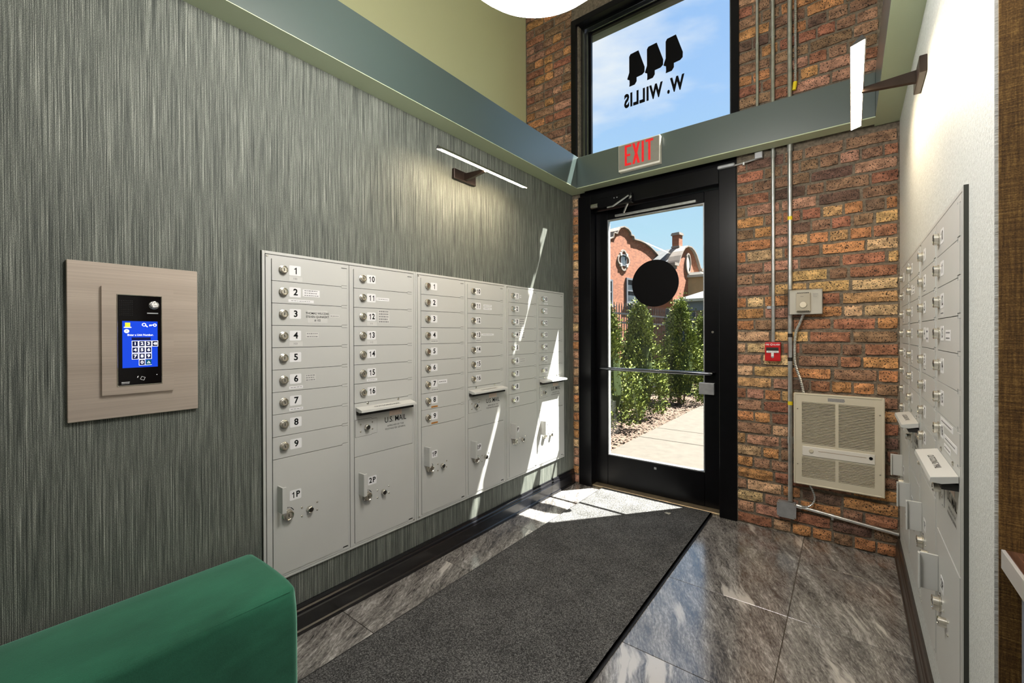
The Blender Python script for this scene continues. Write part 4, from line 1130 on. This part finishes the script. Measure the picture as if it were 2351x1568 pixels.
# fire alarm pull station
root = thing('fire_alarm', 'small red fire alarm pull station with white handle on the brick', 'fire alarm', (1.5225, D, 1.131), 0)
b = BM(); box(b, -0.044, 0.044, -0.045, 0, 0, 0.124, 0.004, 2); part('body', b, M_RED, root)
b = BM(); box(b, -0.036, 0.034, -0.0458, -0.045, 0.063, 0.090); part('recess', b, M_DARKHOLE, root)
b = BM(); box(b, -0.034, 0.035, -0.052, -0.045, 0.055, 0.068, 0.001); box(b, -0.0075, 0.0075, -0.052, -0.045, 0.030, 0.0555, 0.001); ha = part('handle', b, M_WHITE, root)
link('handle_lettering', text_mesh('PULL DOWN', 0.0085, M_GREYINK, 0.0, 1.0), ha, (0.0005, -0.0524, 0.0615))
link('lettering', text_mesh('FIRE', 0.0145, M_WHITE, 0.02, 0.8), root, (-0.029, -0.0455, 0.108)); link('lettering', text_mesh('ALARM', 0.0145, M_WHITE, 0.02, 0.82), root, (0.0225, -0.0455, 0.108))
b = BM(); lathe(b, [(0.007, 0), (0.007, 0.0006)], (-0.006, -0.045, 0.109), 12, 'Y'); part('emblem', b, M_WHITE, root)
b = BM(); lathe(b, [(0.0042, 0), (0.0042, 0.0006)], (-0.006, -0.0456, 0.110), 12, 'Y'); part('emblem_centre', b, M_RED, root)
b = BM(); cyl(b, (0.0, -0.045, 0.028), (0.0, -0.047, 0.028), 0.008, n=14); part('key_hole', b, M_ZINC, root)

# wall heater with every louvre its own piece
root = thing('wall_heater', 'almond enamelled wall heater with louvred grille on the brick', 'heater', (1.8595, D, 0.360), 0)
HW, HH, HD = 0.2175, 0.572, 0.060
b = BM()
def hring(bm, x0, x1, z0, z1, y0, y1):
    pass
# front sheet built round the four grilles
gx = ((-0.177, -0.008), (0.008, 0.1755)); gz = ((0.048, 0.173), (0.260, 0.520))
for a in ((-HW, -0.177, 0, HH), (0.1755, HW, 0, HH), (-0.008, 0.008, 0.048, 0.520), (-0.177, 0.1755, 0, 0.048), (-0.177, 0.1755, 0.520, HH)):
    box(b, a[0], a[1], -HD, -HD + 0.004, a[2], a[3])
for x0, x1 in gx: box(b, x0, x1, -HD, -HD + 0.004, 0.173, 0.260)
for a in ((-HW, -HW + 0.004, 0, HH), (HW - 0.004, HW, 0, HH)): box(b, a[0], a[1], -HD + 0.004, 0, a[2], a[3])
box(b, -HW + 0.004, HW - 0.004, -HD + 0.004, 0, 0, 0.004); box(b, -HW + 0.004, HW - 0.004, -HD + 0.004, 0, HH - 0.004, HH)
bmesh.ops.remove_doubles(b, verts=b.verts, dist=0.00001)
part('cover', b, M_HEAT, root)
b = BM(); ring(b, -HW - 0.003, HW + 0.003, -0.003, HH + 0.003, 0.012, 0.012, 0.012, 0.012, -HD - 0.003, -HD + 0.008, 0.004); part('rim', b, M_HEAT, root)
b = BM(); box(b, -0.18, 0.178, -HD + 0.018, -HD + 0.022, 0.045, 0.525); part('interior', b, M_GAP, root)
for (x0, x1) in gx:
    b = BM(); v = [b.verts.new(p) for p in ((x0, -HD - 0.001, 0.0016), (x1, -HD - 0.001, 0.0016), (x1, -HD + 0.009, 0.0052), (x0, -HD + 0.009, 0.0052), (x0, -HD - 0.001, 0.0), (x1, -HD - 0.001, 0.0), (x1, -HD + 0.009, 0.0040), (x0, -HD + 0.009, 0.0040))]
    for f in ((0, 1, 2, 3), (4, 7, 6, 5), (0, 4, 5, 1), (2, 6, 7, 3), (0, 3, 7, 4), (1, 5, 6, 2)): b.faces.new([v[i] for i in f])
    sm = to_mesh(b, 'slat', M_HEAT)
    for z0, z1, n in ((0.049, 0.173, 14), (0.261, 0.520, 28)):
        for k in range(n): link('slat', sm, root, (0, 0, z0 + (z1 - z0) * (k + 0.25) / n))
b = BM(); box(b, -0.174, 0.1765, -HD - 0.006, -HD, 0.184, 0.244, 0.003, 2); cp = part('control_strip', b, M_HEATP, root)
b = BM(); lathe(b, [(0.0125, 0), (0.0125, 0.004), (0.010, 0.006)], (-0.128, -HD - 0.006, 0.218), 20, 'Y'); part('badge', b, M_HEAT, cp, 'auto')
b = BM(); box(b, -0.092, 0.138, -HD - 0.0066, -HD - 0.006, 0.219, 0.2215); part('groove', b, M_TANWOOD, cp)
b = BM(); cyl(b, (0.158, -HD - 0.009, 0.220), (0.158, -HD - 0.006, 0.220), 0.009, n=16); part('knob_hole', b, M_INK, cp)
lb = BM(); box(lb, -0.045, 0.036, -HD - 0.0006, -HD, 0.533, 0.555); lbo = part('label', lb, M_EDGE, root)
b = BM(); rr = random.Random(9)
for k in range(5):
    x = -0.043
    while x < 0.033:
        w = rr.uniform(0.003, 0.009); box(b, x, x + w, -HD - 0.0009, -HD - 0.0006, 0.5355 + 0.0038 * k, 0.5377 + 0.0038 * k); x += w + 0.0015
part('label_writing', b, M_GREYINK, lbo)
for x, z in ((-0.199, 0.475), (-0.199, 0.125), (0.199, 0.475), (0.199, 0.130)): link('screw', SCREW_ME, root, (x, -HD, z))

# door contact above the frame corner
root = thing('door_contact', 'silver door contact and clear box above the door corner', 'door sensor', (1.30, D, 2.46), 0)
b = BM(); box(b, -0.115, -0.002, -0.036, 0.0, 0.014, 0.040, 0.010, 3); part('plate', b, M_ZINC, root)
b = BM(); tube(b, [(-0.01, -0.02, 0.02), (0.05, -0.016, 0.026), (0.13, -0.014, 0.034)], 0.007, 8); part('rod', b, M_GALV, root)
b = BM(); box(b, 0.045, 0.058, -0.026, -0.006, 0.008, 0.030, 0.002); part('clamp', b, M_GALV, root)
b = BM(); box(b, 0.118, 0.165, -0.030, 0.0, 0.030, 0.074, 0.003); part('box', b, M_ZINC, root)

# ------------------------------------------------------------------ mat and leaf
root = thing('floor_mat', 'long charcoal entrance mat running to the glass door', 'mat', (0.715, 1.4, 0), 0)
def matpoly(bm, e, z0, z1):
    P = [(0.285 + e, -1.6), (1.172 - e, -1.6), (1.142 - e, 3.455 - e), (0.262 + e, 3.44 - e)]
    A = [bm.verts.new((x - 0.715, y - 1.4, z0)) for x, y in P]; B = [bm.verts.new((x - 0.715, y - 1.4, z1)) for x, y in P]
    bm.faces.new(A[::-1]); bm.faces.new(B)
    for i in range(4): bm.faces.new((A[i], A[(i + 1) % 4], B[(i + 1) % 4], B[i]))
b = BM(); matpoly(b, 0.0, 0.0, 0.005); part('rubber_backing', b, M_RUBBER, root)
b = BM(); matpoly(b, 0.014, 0.004, 0.0125); part('pile', b, M_CARPET, root)
b = BM(); A = [b.verts.new((x - 0.715, y - 1.4, z)) for x, y, z in ((1.163, -1.6, 0.0132), (1.1555, -1.6, 0.0132), (1.1255, 3.44, 0.0132), (1.133, 3.44, 0.0132))]; b.faces.new(A); bmesh.ops.solidify(b, geom=b.faces, thickness=0.004); part('frayed_edge', b, M_FRINGE, root)
b = BM(); pts = []
lp = [(-0.016, -0.004), (-0.006, -0.011), (0.008, -0.009), (0.019, -0.002), (0.010, 0.003), (0.014, 0.010), (0.002, 0.008), (-0.006, 0.012), (-0.009, 0.004), (-0.018, 0.003)]
A = [b.verts.new((x, y, 0.004 * math.sin(9 * i))) for i, (x, y) in enumerate(lp)]; c = b.verts.new((0, 0, 0.004))
for i in range(len(A)): b.faces.new((A[i], A[(i + 1) % len(A)], c))
bmesh.ops.solidify(b, geom=b.faces, thickness=0.0008)
lf = simple('dry_leaf', 'small bleached curled leaf lying on the mat', 'leaf', b, M_DRYLEAF); lf.location = (0.886, 3.205, 0.0165); lf.scale = (1.35, 1.35, 1)

# ------------------------------------------------------------------ green bench
root = thing('upholstered_bench', 'green velvet upholstered bench against the left wall', 'bench', (0.225, 0.0, 0), 0)
BX0, BX1, BY0, BY1, BZ = -0.190, 0.199, -0.95, 0.772, 0.452
b = BM(); box(b, BX0, BX1, BY0, BY1, 0.06, BZ, 0.026, 5)
bmesh.ops.subdivide_edges(b, edges=[e for e in b.edges if e.calc_length() > 0.3], cuts=6, use_grid_fill=True)
for v in b.verts:      # soft crown on top, slight tuck at the near corner
    if v.co.z > BZ - 0.03:
        u = (v.co.x - BX0) / (BX1 - BX0); v.co.z += 0.008 * math.sin(PI * min(max(u, 0), 1))
    d = (Vector((BX1, BY1, BZ - 0.03)) - v.co).length
    if d < 0.06: v.co += Vector((-0.4, -0.5, -0.15)) * (0.06 - d) * 0.25
part('cushion', b, M_VELVET, root, 'auto')
b = BM(); tube(b, [(BX1 - 0.007, BY0 + 0.03, BZ - 0.010), (BX1 - 0.007, BY1 - 0.03, BZ - 0.010)], 0.0016, 6); part('seam', b, M_VELVET, root)
for x in (BX0 + 0.05, BX1 - 0.05):
    for y in (BY0 + 0.08, BY1 - 0.08):
        b = BM(); cyl(b, (x, y, 0), (x, y, 0.065), 0.018, 0.022, 14); part('leg', b, M_BLACK, root)

# ------------------------------------------------------------------ console in the alcove
root = thing('console_table', 'dark wood console with pale edging and blue grey side against the brown wall', 'table', (2.43, 0.8, 0), 0)
b = BM(); box(b, -0.283, 0.28, -0.5, 0.496, 0.862, 0.8935, 0.001); part('top', b, M_WOOD, root)
b = BM(); box(b, -0.289, -0.283, -0.5, 0.496, 0.857, 0.8935, 0.0008); part('edging', b, M_EDGE, root)
b = BM(); box(b, -0.272, -0.256, -0.46, 0.452, 0.06, 0.862, 0.001); part('side_panel', b, M_PANEL, root)
b = BM(); box(b, 0.25, 0.266, -0.46, 0.452, 0.06, 0.862, 0.001); part('side_panel', b, M_PANEL, root)
b = BM(); box(b, -0.256, 0.25, -0.46, -0.44, 0.06, 0.862, 0.001); part('back_panel', b, M_BLACK, root)
b = BM(); box(b, -0.262, 0.25, 0.44, 0.462, 0.06, 0.862, 0.001); part('back_panel', b, M_BLACK, root)
b = BM(); box(b, -0.25, 0.245, -0.44, 0.44, 0.0, 0.06); part('plinth', b, M_BLACK, root)

# ------------------------------------------------------------------ outdoors
bm = BM(); box(bm, -60, 60, D + 0.4, 90, -0.35, -0.165)
struct('ground', bm, M_LAWN)
pth = BM(); box(pth, -0.36, 1.75, D + 0.405, 26, -0.19, -0.125); pth = struct('path', pth, M_SOIL)
jy = [D + 0.41, 5.83, 6.53, 8.75, 10.3, 11.8, 13.3, 14.8, 16.3, 18.0, 20, 22, 24, 26]
for a, c in zip(jy, jy[1:]):
    b = BM(); box(b, -0.35, 1.74, a + 0.010, c - 0.010, -0.125, -0.100, 0.004); part('slab', b, M_CONC, pth)
bm = BM(); box(bm, -1.75, -0.36, D + 0.405, 26, -0.19, -0.135); struct('planting_ground', bm, M_SOIL)
b = BM(); rr = random.Random(5)
for k in range(5200):
    x = rr.uniform(-1.5, -0.33); y = D + 0.6 + 9 * rr.random() ** 1.5; l, w, a = rr.uniform(0.012, 0.034), rr.uniform(0.006, 0.014), rr.uniform(0, PI)
    z = -0.135 + rr.uniform(0, 0.02); dx, dy = math.cos(a), math.sin(a); t = rr.uniform(-0.6, 0.6)
    P = [(x + dx * l * s + -dy * w * q, y + dy * l * s + dx * w * q, z + 0.006 + t * l * s * 0.5 + q * 0.004) for s, q in ((-1, -1), (1, -1), (1, 1), (-1, 1))]
    b.faces.new([b.verts.new(p) for p in P])
mo = simple('bark_mulch', 'loose brown bark mulch under the row of evergreens', 'mulch', b, M_CHIP); mo['kind'] = 'stuff'

def arborvitae(label, x, y, h, r, seed, n, mat=None, base=0.0, lean=0.0):
    root = thing('arborvitae', label, 'shrub', (x, y, -0.14), 0, 'evergreens along the fence')
    rr = random.Random(seed); b = BM()
    clumps = []
    for _ in range(max(40, n // 80)):          # leaf sprays gather in clumps over a lumpy column
        t = rr.random() ** 0.9; a = rr.uniform(0, 2 * PI)
        prof = (0.62 + 0.38 * math.sin(PI * min(t * 1.2 + 0.15, 1.0))) * (1 - t ** 2.6) + 0.07
        clumps.append((t, a, r * prof * rr.uniform(0.62, 1.05)))
    for k in range(n):
        t0, a0, rad0 = rr.choice(clumps)
        cr = 0.06 + 0.20 * r * rr.random()
        c = Vector((rad0 * math.cos(a0) + lean * t0 + rr.gauss(0, 0.45) * cr, rad0 * math.sin(a0) + rr.gauss(0, 0.45) * cr, base + t0 * (h - base) + rr.gauss(0, 0.7) * cr))
        if c.z < 0.07: continue
        out = Vector((math.cos(a0), math.sin(a0), 0.9)).normalized()
        s = rr.uniform(0.013, 0.030)
        side = out.cross(Vector((rr.uniform(-1, 1), rr.uniform(-1, 1), rr.uniform(-1, 1)))).normalized()
        up = (out + Vector((rr.uniform(-0.8, 0.8), rr.uniform(-0.8, 0.8), rr.uniform(-0.5, 0.7)))).normalized()
        p = [c - side * s * 0.3, c + side * s * 0.3, c + side * s * 0.7 + up * s * 0.9, c + side * s * 0.25 + up * s * 1.3, c + up * s * 1.9, c - side * s * 0.25 + up * s * 1.3, c - side * s * 0.7 + up * s * 0.9]
        b.faces.new([b.verts.new(q) for q in p])
    part('foliage', b, mat or M_LEAF, root)['kind'] = 'stuff'
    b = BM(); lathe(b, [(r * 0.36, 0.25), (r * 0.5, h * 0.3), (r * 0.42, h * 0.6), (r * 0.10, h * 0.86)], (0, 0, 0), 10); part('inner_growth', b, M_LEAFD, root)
    for k in range(3):
        b = BM(); tube(b, [(0.05 * math.cos(k * 2.1), 0.05 * math.sin(k * 2.1), -0.03), (0.10 * math.cos(k * 2.1), 0.10 * math.sin(k * 2.1), 0.35)], [0.022, 0.012], 7); part('stem', b, M_TRUNK, root)
arborvitae('evergreen shrub cut by the left edge of the door glass', -0.98, 6.15, 1.80, 0.46, 3, 11000)
arborvitae('tall pointed evergreen shrub below the black disc', -0.95, 7.42, 1.92, 0.46, 5, 11000)
arborvitae('bushy wide evergreen shrub right of the pointed one', -0.80, 9.25, 2.02, 0.54, 8, 14000)
arborvitae('farther evergreen shrub at the right edge of the door glass', -0.85, 11.2, 1.78, 0.55, 11, 9000)
arborvitae('evergreen shrub farthest down the fence line', -0.92, 13.2, 1.6, 0.5, 12, 5000)
arborvitae('pale leafed bush growing through behind the fence', -2.75, 9.0, 2.35, 0.85, 14, 1500, M_LEAF2, 0.9)
arborvitae('pale leafed bush behind the fence at the left of the glass', -2.6, 7.2, 2.30, 0.7, 15, 1300, M_LEAF2, 0.9)

# fence
root = thing('picket_fence', 'black steel picket fence behind the evergreens', 'fence', (-1.6, 10.5, -0.14), 0)
b = BM(); box(b, -0.038, 0.038, -0.038, 0.038, 0, 2.06); box(b, -0.045, 0.045, -0.045, 0.045, 2.06, 2.085, 0.004); post = to_mesh(b, 'post', M_STEEL)
for y in (6.2, 8.57, 10.94, 13.3, 14.6): link('post', post, root, (0, y - 10.5, 0))
b = BM(); cyl(b, (0, 0, 0.08), (0, 0, 1.99), 0.010, n=6); cyl(b, (0, 0, 1.99), (0, 0, 2.08), 0.013, 0.002, 6); pick = to_mesh(b, 'picket', M_STEEL)
y = 5.9
while y < 14.6:
    if min(abs(y - q) for q in (6.2, 8.57, 10.94, 13.3, 15.7)) > 0.05: link('picket', pick, root, (0, y - 10.5, 0))
    y += 0.118
for z in (1.86, 1.68, 0.25):
    b = BM(); box(b, -0.02, 0.02, -4.7, 4.1, z - 0.018, z + 0.018); part('rail', b, M_STEEL, root)

# red brick house across the lots: local x along the front, local -y out of the front
NA = math.atan2(-0.17, 0.985)
house = thing('brick_house', 'red brick house with curved gables and a tall chimney beyond the fence', 'house', (-4.686, 18.938, -0.14), NA + PI / 2)
HZ = 0.14
def arc_gable(pts_u_z): return pts_u_z
g1 = [(-6.2, 0), (0.72, 0), (0.72, 4.80), (0.15, 4.80), (0.02, 4.92), (-0.30, 5.06), (-0.62, 5.18), (-1.0, 5.27), (-1.4, 5.31), (-1.85, 5.31), (-1.88, 5.44), (-2.10, 5.44), (-2.12, 5.55), (-2.3, 5.66), (-2.58, 5.70), (-2.84, 5.62), (-3.0, 5.46), (-3.04, 5.36), (-3.28, 5.36), (-3.30, 5.18), (-3.7, 5.02), (-4.2, 4.82), (-4.7, 4.5), (-5.1, 4.1), (-6.2, 4.1)]
b = BM(); prism_xz(b, [(u, z - 0.13 + HZ) for u, z in g1], 0.0, 0.35); part('wall', b, M_FARBRICK, house)
def coping(pts, name='coping', t=0.05, y0=-0.09, y1=0.40):
    b = BM()
    for (u0, z0), (u1, z1) in zip(pts, pts[1:]):
        dx, dz = u1 - u0, z1 - z0; L = math.hypot(dx, dz); nx, nz = -dz / L, dx / L
        if nz < 0 or (abs(nz) < 1e-6 and nx < 0): nx, nz = -nx, -nz
        prism_xz(b, [(u0, z0), (u1, z1), (u1 + nx * t, z1 + nz * t), (u0 + nx * t, z0 + nz * t)], y0, y1)
    return part(name, b, M_STONE, house)
coping([(u, z + 0.01) for u, z in g1[3:24]])
b = BM(); prism_xz(b, [(-6.2, 0.0), (1.3, 0.0), (1.3, 4.9), (-6.2, 4.9)], 0.35, 6.0); part('wall', b, M_FARBRICK, house)
b = BM(); prism(b, [(-6.4, 0.35, 4.95), (1.5, 0.35, 4.95), (1.5, 3.2, 6.2), (-6.4, 3.2, 6.2)], (0, 0, 0.08)); part('roof', b, M_SLATE, house)
b = BM(); prism(b, [(0.1, 0.3, 4.72), (3.4, 0.3, 4.72), (3.4, 3.0, 5.75), (0.1, 3.0, 5.75)], (0, 0, 0.08)); part('roof', b, M_SLATE, house)
b = BM(); box(b, 0.72, 1.02, -0.25, 0.4, 0, 4.55); part('pier', b, M_FARBRICK, house)
b = BM(); box(b, 1.02, 1.18, -0.12, 0.3, 0.5, 4.35); part('downspout', b, M_WSTONE, house)
# quatrefoil window
q = bpy.data.objects.new('quatrefoil_window', None); COL.objects.link(q); q.parent = house; q.location = (-2.56, 0, 4.26 + HZ)
b = BM()
for k in range(4):
    a = k * PI / 2; cx, cz = 0.22 * math.cos(a), 0.22 * math.sin(a)
    arc = [(cx + 0.21 * math.cos(a + t), cz + 0.21 * math.sin(a + t)) for t in [math.radians(-110 + 20 * i) for i in range(12)]]
    inn = [(cx + 0.14 * math.cos(a + t), cz + 0.14 * math.sin(a + t)) for t in [math.radians(-110 + 20 * i) for i in range(12)]]
    for i in range(11): prism_xz(b, [arc[i], arc[i + 1], inn[i + 1], inn[i]], -0.05, 0.0)
part('surround', b, M_STONE, q)
b = BM(); box(b, -0.19, 0.19, -0.03, 0.0, -0.21, 0.21); part('pane', b, M_PANE, q)
b = BM(); ring(b, -0.21, 0.21, -0.23, 0.23, 0.035, 0.035, 0.035, 0.035, -0.045, 0.0); part('sash', b, M_WINFR, q)
for k in range(4):
    a = PI / 4 + k * PI / 2; b = BM(); box(b, 0.30 * math.cos(a) - 0.07, 0.30 * math.cos(a) + 0.07, -0.07, 0, 0.30 * math.sin(a) - 0.07, 0.30 * math.sin(a) + 0.07, 0.02); part('corner_stone', b, M_WSTONE, q)
def house_window(u0, u1, z0, z1, y=0.0, parent=house):
    w = bpy.data.objects.new('window', None); COL.objects.link(w); w.parent = parent; w.location = ((u0 + u1) / 2, y, z0 + HZ)
    W, H = (u1 - u0) / 2, z1 - z0
    b = BM(); box(b, -W, W, -0.02, 0.0, 0, H); part('pane', b, M_PANE, w)
    b = BM(); ring(b, -W, W, 0, H, 0.08, 0.08, 0.08, 0.08, -0.07, 0.0); box(b, -W + 0.08, W - 0.08, -0.06, 0, H * 0.48, H * 0.53); part('sash', b, M_WINFR, w)
    b = BM(); box(b, -W - 0.08, W + 0.08, -0.12, 0.0, -0.1, 0.0); part('sill', b, M_STONE, w)
house_window(-2.40, -1.35, 2.55, 3.58)
house_window(-4.5, -3.36, 2.45, 3.42)
# projecting wing
wy = -1.2
g2 = [(-0.84, 0), (1.78, 0), (1.78, 4.18), (1.58, 4.22), (1.42, 4.40), (1.28, 4.62), (1.10, 4.85), (0.88, 5.02), (0.62, 5.12), (0.30, 5.12), (0.05, 5.02), (-0.15, 4.85), (-0.30, 4.65), (-0.42, 4.45), (-0.52, 4.26), (-0.84, 4.22)]
b = BM(); prism_xz(b, [(u + 0.0, z + HZ - 0.13) for u, z in g2], wy, wy + 0.4); part('wall', b, M_FARBRICK, house)
coping([(u, z + 0.01) for u, z in g2[2:]], y0=wy - 0.12, y1=wy + 0.55)
b = BM(); box(b, -0.82, 1.76, wy + 0.4, 3.0, 0, 4.1); part('wall', b, M_FARBRICK, house)
b = BM(); prism(b, [(-0.9, wy + 0.4, 4.15), (-0.9, 3.0, 4.15), (0.45, 3.0, 5.1), (0.45, wy + 0.4, 5.1)], (0, 0, 0.08)); part('roof', b, M_SLATE, house)
b = BM(); prism(b, [(0.45, wy + 0.4, 5.1), (0.45, 3.0, 5.1), (1.85, 3.0, 4.15), (1.85, wy + 0.4, 4.15)], (0, 0, 0.08)); part('roof', b, M_SLATE, house)
for u in (-0.86, 1.62):
    b = BM(); box(b, u - 0.06, u + 0.26, wy - 0.14, wy + 0.45, 4.22, 4.34); box(b, u - 0.02, u + 0.22, wy - 0.08, wy + 0.4, 4.10, 4.22); part('corbel', b, M_STONE, house)
b = BM(); prism_xz(b, [(0.44 + 0.15 * math.cos(t) * (1 + 0.25 * math.cos(4 * t)), 4.30 + HZ + 0.36 * math.sin(t) * (1 + 0.2 * math.cos(4 * t))) for t in [2 * PI * i / 24 for i in range(24)]], wy - 0.04, wy); part('medallion', b, M_WSTONE, house)
b = BM(); n = 24
for i in range(n):
    t0, t1 = 2 * PI * i / n, 2 * PI * (i + 1) / n
    prism_xz(b, [(0.44 + 0.22 * math.cos(t0), 4.30 + HZ + 0.44 * math.sin(t0)), (0.44 + 0.22 * math.cos(t1), 4.30 + HZ + 0.44 * math.sin(t1)), (0.44 + 0.17 * math.cos(t1), 4.30 + HZ + 0.38 * math.sin(t1)), (0.44 + 0.17 * math.cos(t0), 4.30 + HZ + 0.38 * math.sin(t0))], wy - 0.07, wy)
part('medallion_rim', b, M_STONE, house)
b = BM(); box(b, 0.10, 0.42, wy + 0.2, wy + 0.5, 4.9, 5.66); ch = part('chimney', b, M_FARBRICK, house)
b = BM(); box(b, 0.06, 0.46, wy + 0.16, wy + 0.54, 5.66, 5.72); box(b, 0.08, 0.44, wy + 0.18, wy + 0.52, 5.72, 5.77); part('chimney_cap', b, M_STONE, ch)
b = BM(); box(b, 0.07, 0.45, wy + 0.17, wy + 0.53, 5.12, 5.20); part('chimney_base', b, M_STONE, ch)
# timber bay
bay = bpy.data.objects.new('bay_window', None); COL.objects.link(bay); bay.parent = house; bay.location = (1.25, wy, 1.4)
b = BM(); prism(b, [(-0.75, 0, 0), (-0.55, -0.55, 0), (0.45, -0.55, 0), (0.65, 0, 0)], (0, 0, 2.45)); part('boards', b, M_TANWOOD, bay)
b = BM(); prism(b, [(-0.85, 0.02, 2.45), (-0.65, -0.72, 2.45), (0.58, -0.72, 2.45), (0.8, 0.02, 2.45)], (0, 0, 0.10)); prism(b, [(-0.8, 0.02, 2.55), (-0.6, -0.64, 2.55), (0.52, -0.64, 2.55), (0.75, 0.02, 2.55)], (0.0, 0.2, 0.12)); part('eaves', b, M_WSTONE, bay)
b = BM(); box(b, -0.42, 0.0, -0.58, -0.53, 0.7, 1.95); part('pane', b, M_PANE, bay)
b = BM(); ring(b, -0.47, 0.05, 0.65, 2.0, 0.06, 0.06, 0.06, 0.06, -0.60, -0.53); part('sash', b, M_WINFR, bay)

# porch roof in front of it
root = thing('porch', 'small grey hipped porch roof by the brick house', 'porch', (-1.76, 16.0, -0.163), 0)
root.scale = (1.143, 1.143, 1.068)
b = BM(); P = [(-0.72, -1.0, 2.46), (1.6, -1.0, 2.46), (1.6, 1.0, 2.46), (-0.72, 1.0, 2.46)]; ap = (0.55, 0.0, 3.0)
vs = [b.verts.new(p) for p in P]; va = b.verts.new(ap)
for i in range(4): b.faces.new((vs[i], vs[(i + 1) % 4], va))
b.faces.new(vs[::-1]); part('roof', b, M_SLATE, root)
b = BM(); box(b, -0.78, 1.66, -1.06, 1.06, 2.38, 2.46); part('gutter', b, M_WSTONE, root)
b = BM(); box(b, -0.62, 1.5, -0.9, 0.9, 2.10, 2.38); part('fascia', b, M_GREYW, root)
for x in (-0.36, 1.3):
    for y in (-0.7, 0.7):
        b = BM(); box(b, x - 0.06, x + 0.06, y - 0.06, y + 0.06, 0, 2.1); part('post', b, M_GREYW, root)

# neighbour house whose roof edge shows at the right of the glass
root = thing('neighbour_house', 'pale neighbouring house, only its roof edge in the glass', 'house', (1.2, 24.0, -0.14), 0)
b = BM(); box(b, -3.2, 4, -2, 4, 0, 4.9); part('wall', b, M_FARBRICK, root)
b = BM(); prism_xz(b, [(-3.75, 4.9), (4.5, 4.9), (0.4, 9.0)], -2.5, 4.5); part('roof', b, M_SLATE, root)
b = BM(); box(b, -3.8, 4.6, -2.6, 4.6, 4.78, 4.92); part('gutter', b, M_GREYW, root)

b = BM(); P = []
for k in range(25):
    t = k / 24; P.append((-14 + 22 * t, 15.0, 6.10 - 0.105 * (-14 + 22 * t + 5) - 0.28 * 4 * t * (1 - t) - 0.0))
tube(b, P, 0.011, 6)
simple('power_line', 'thin dark overhead cable across the sky', 'cable', b, M_CORDBLK)
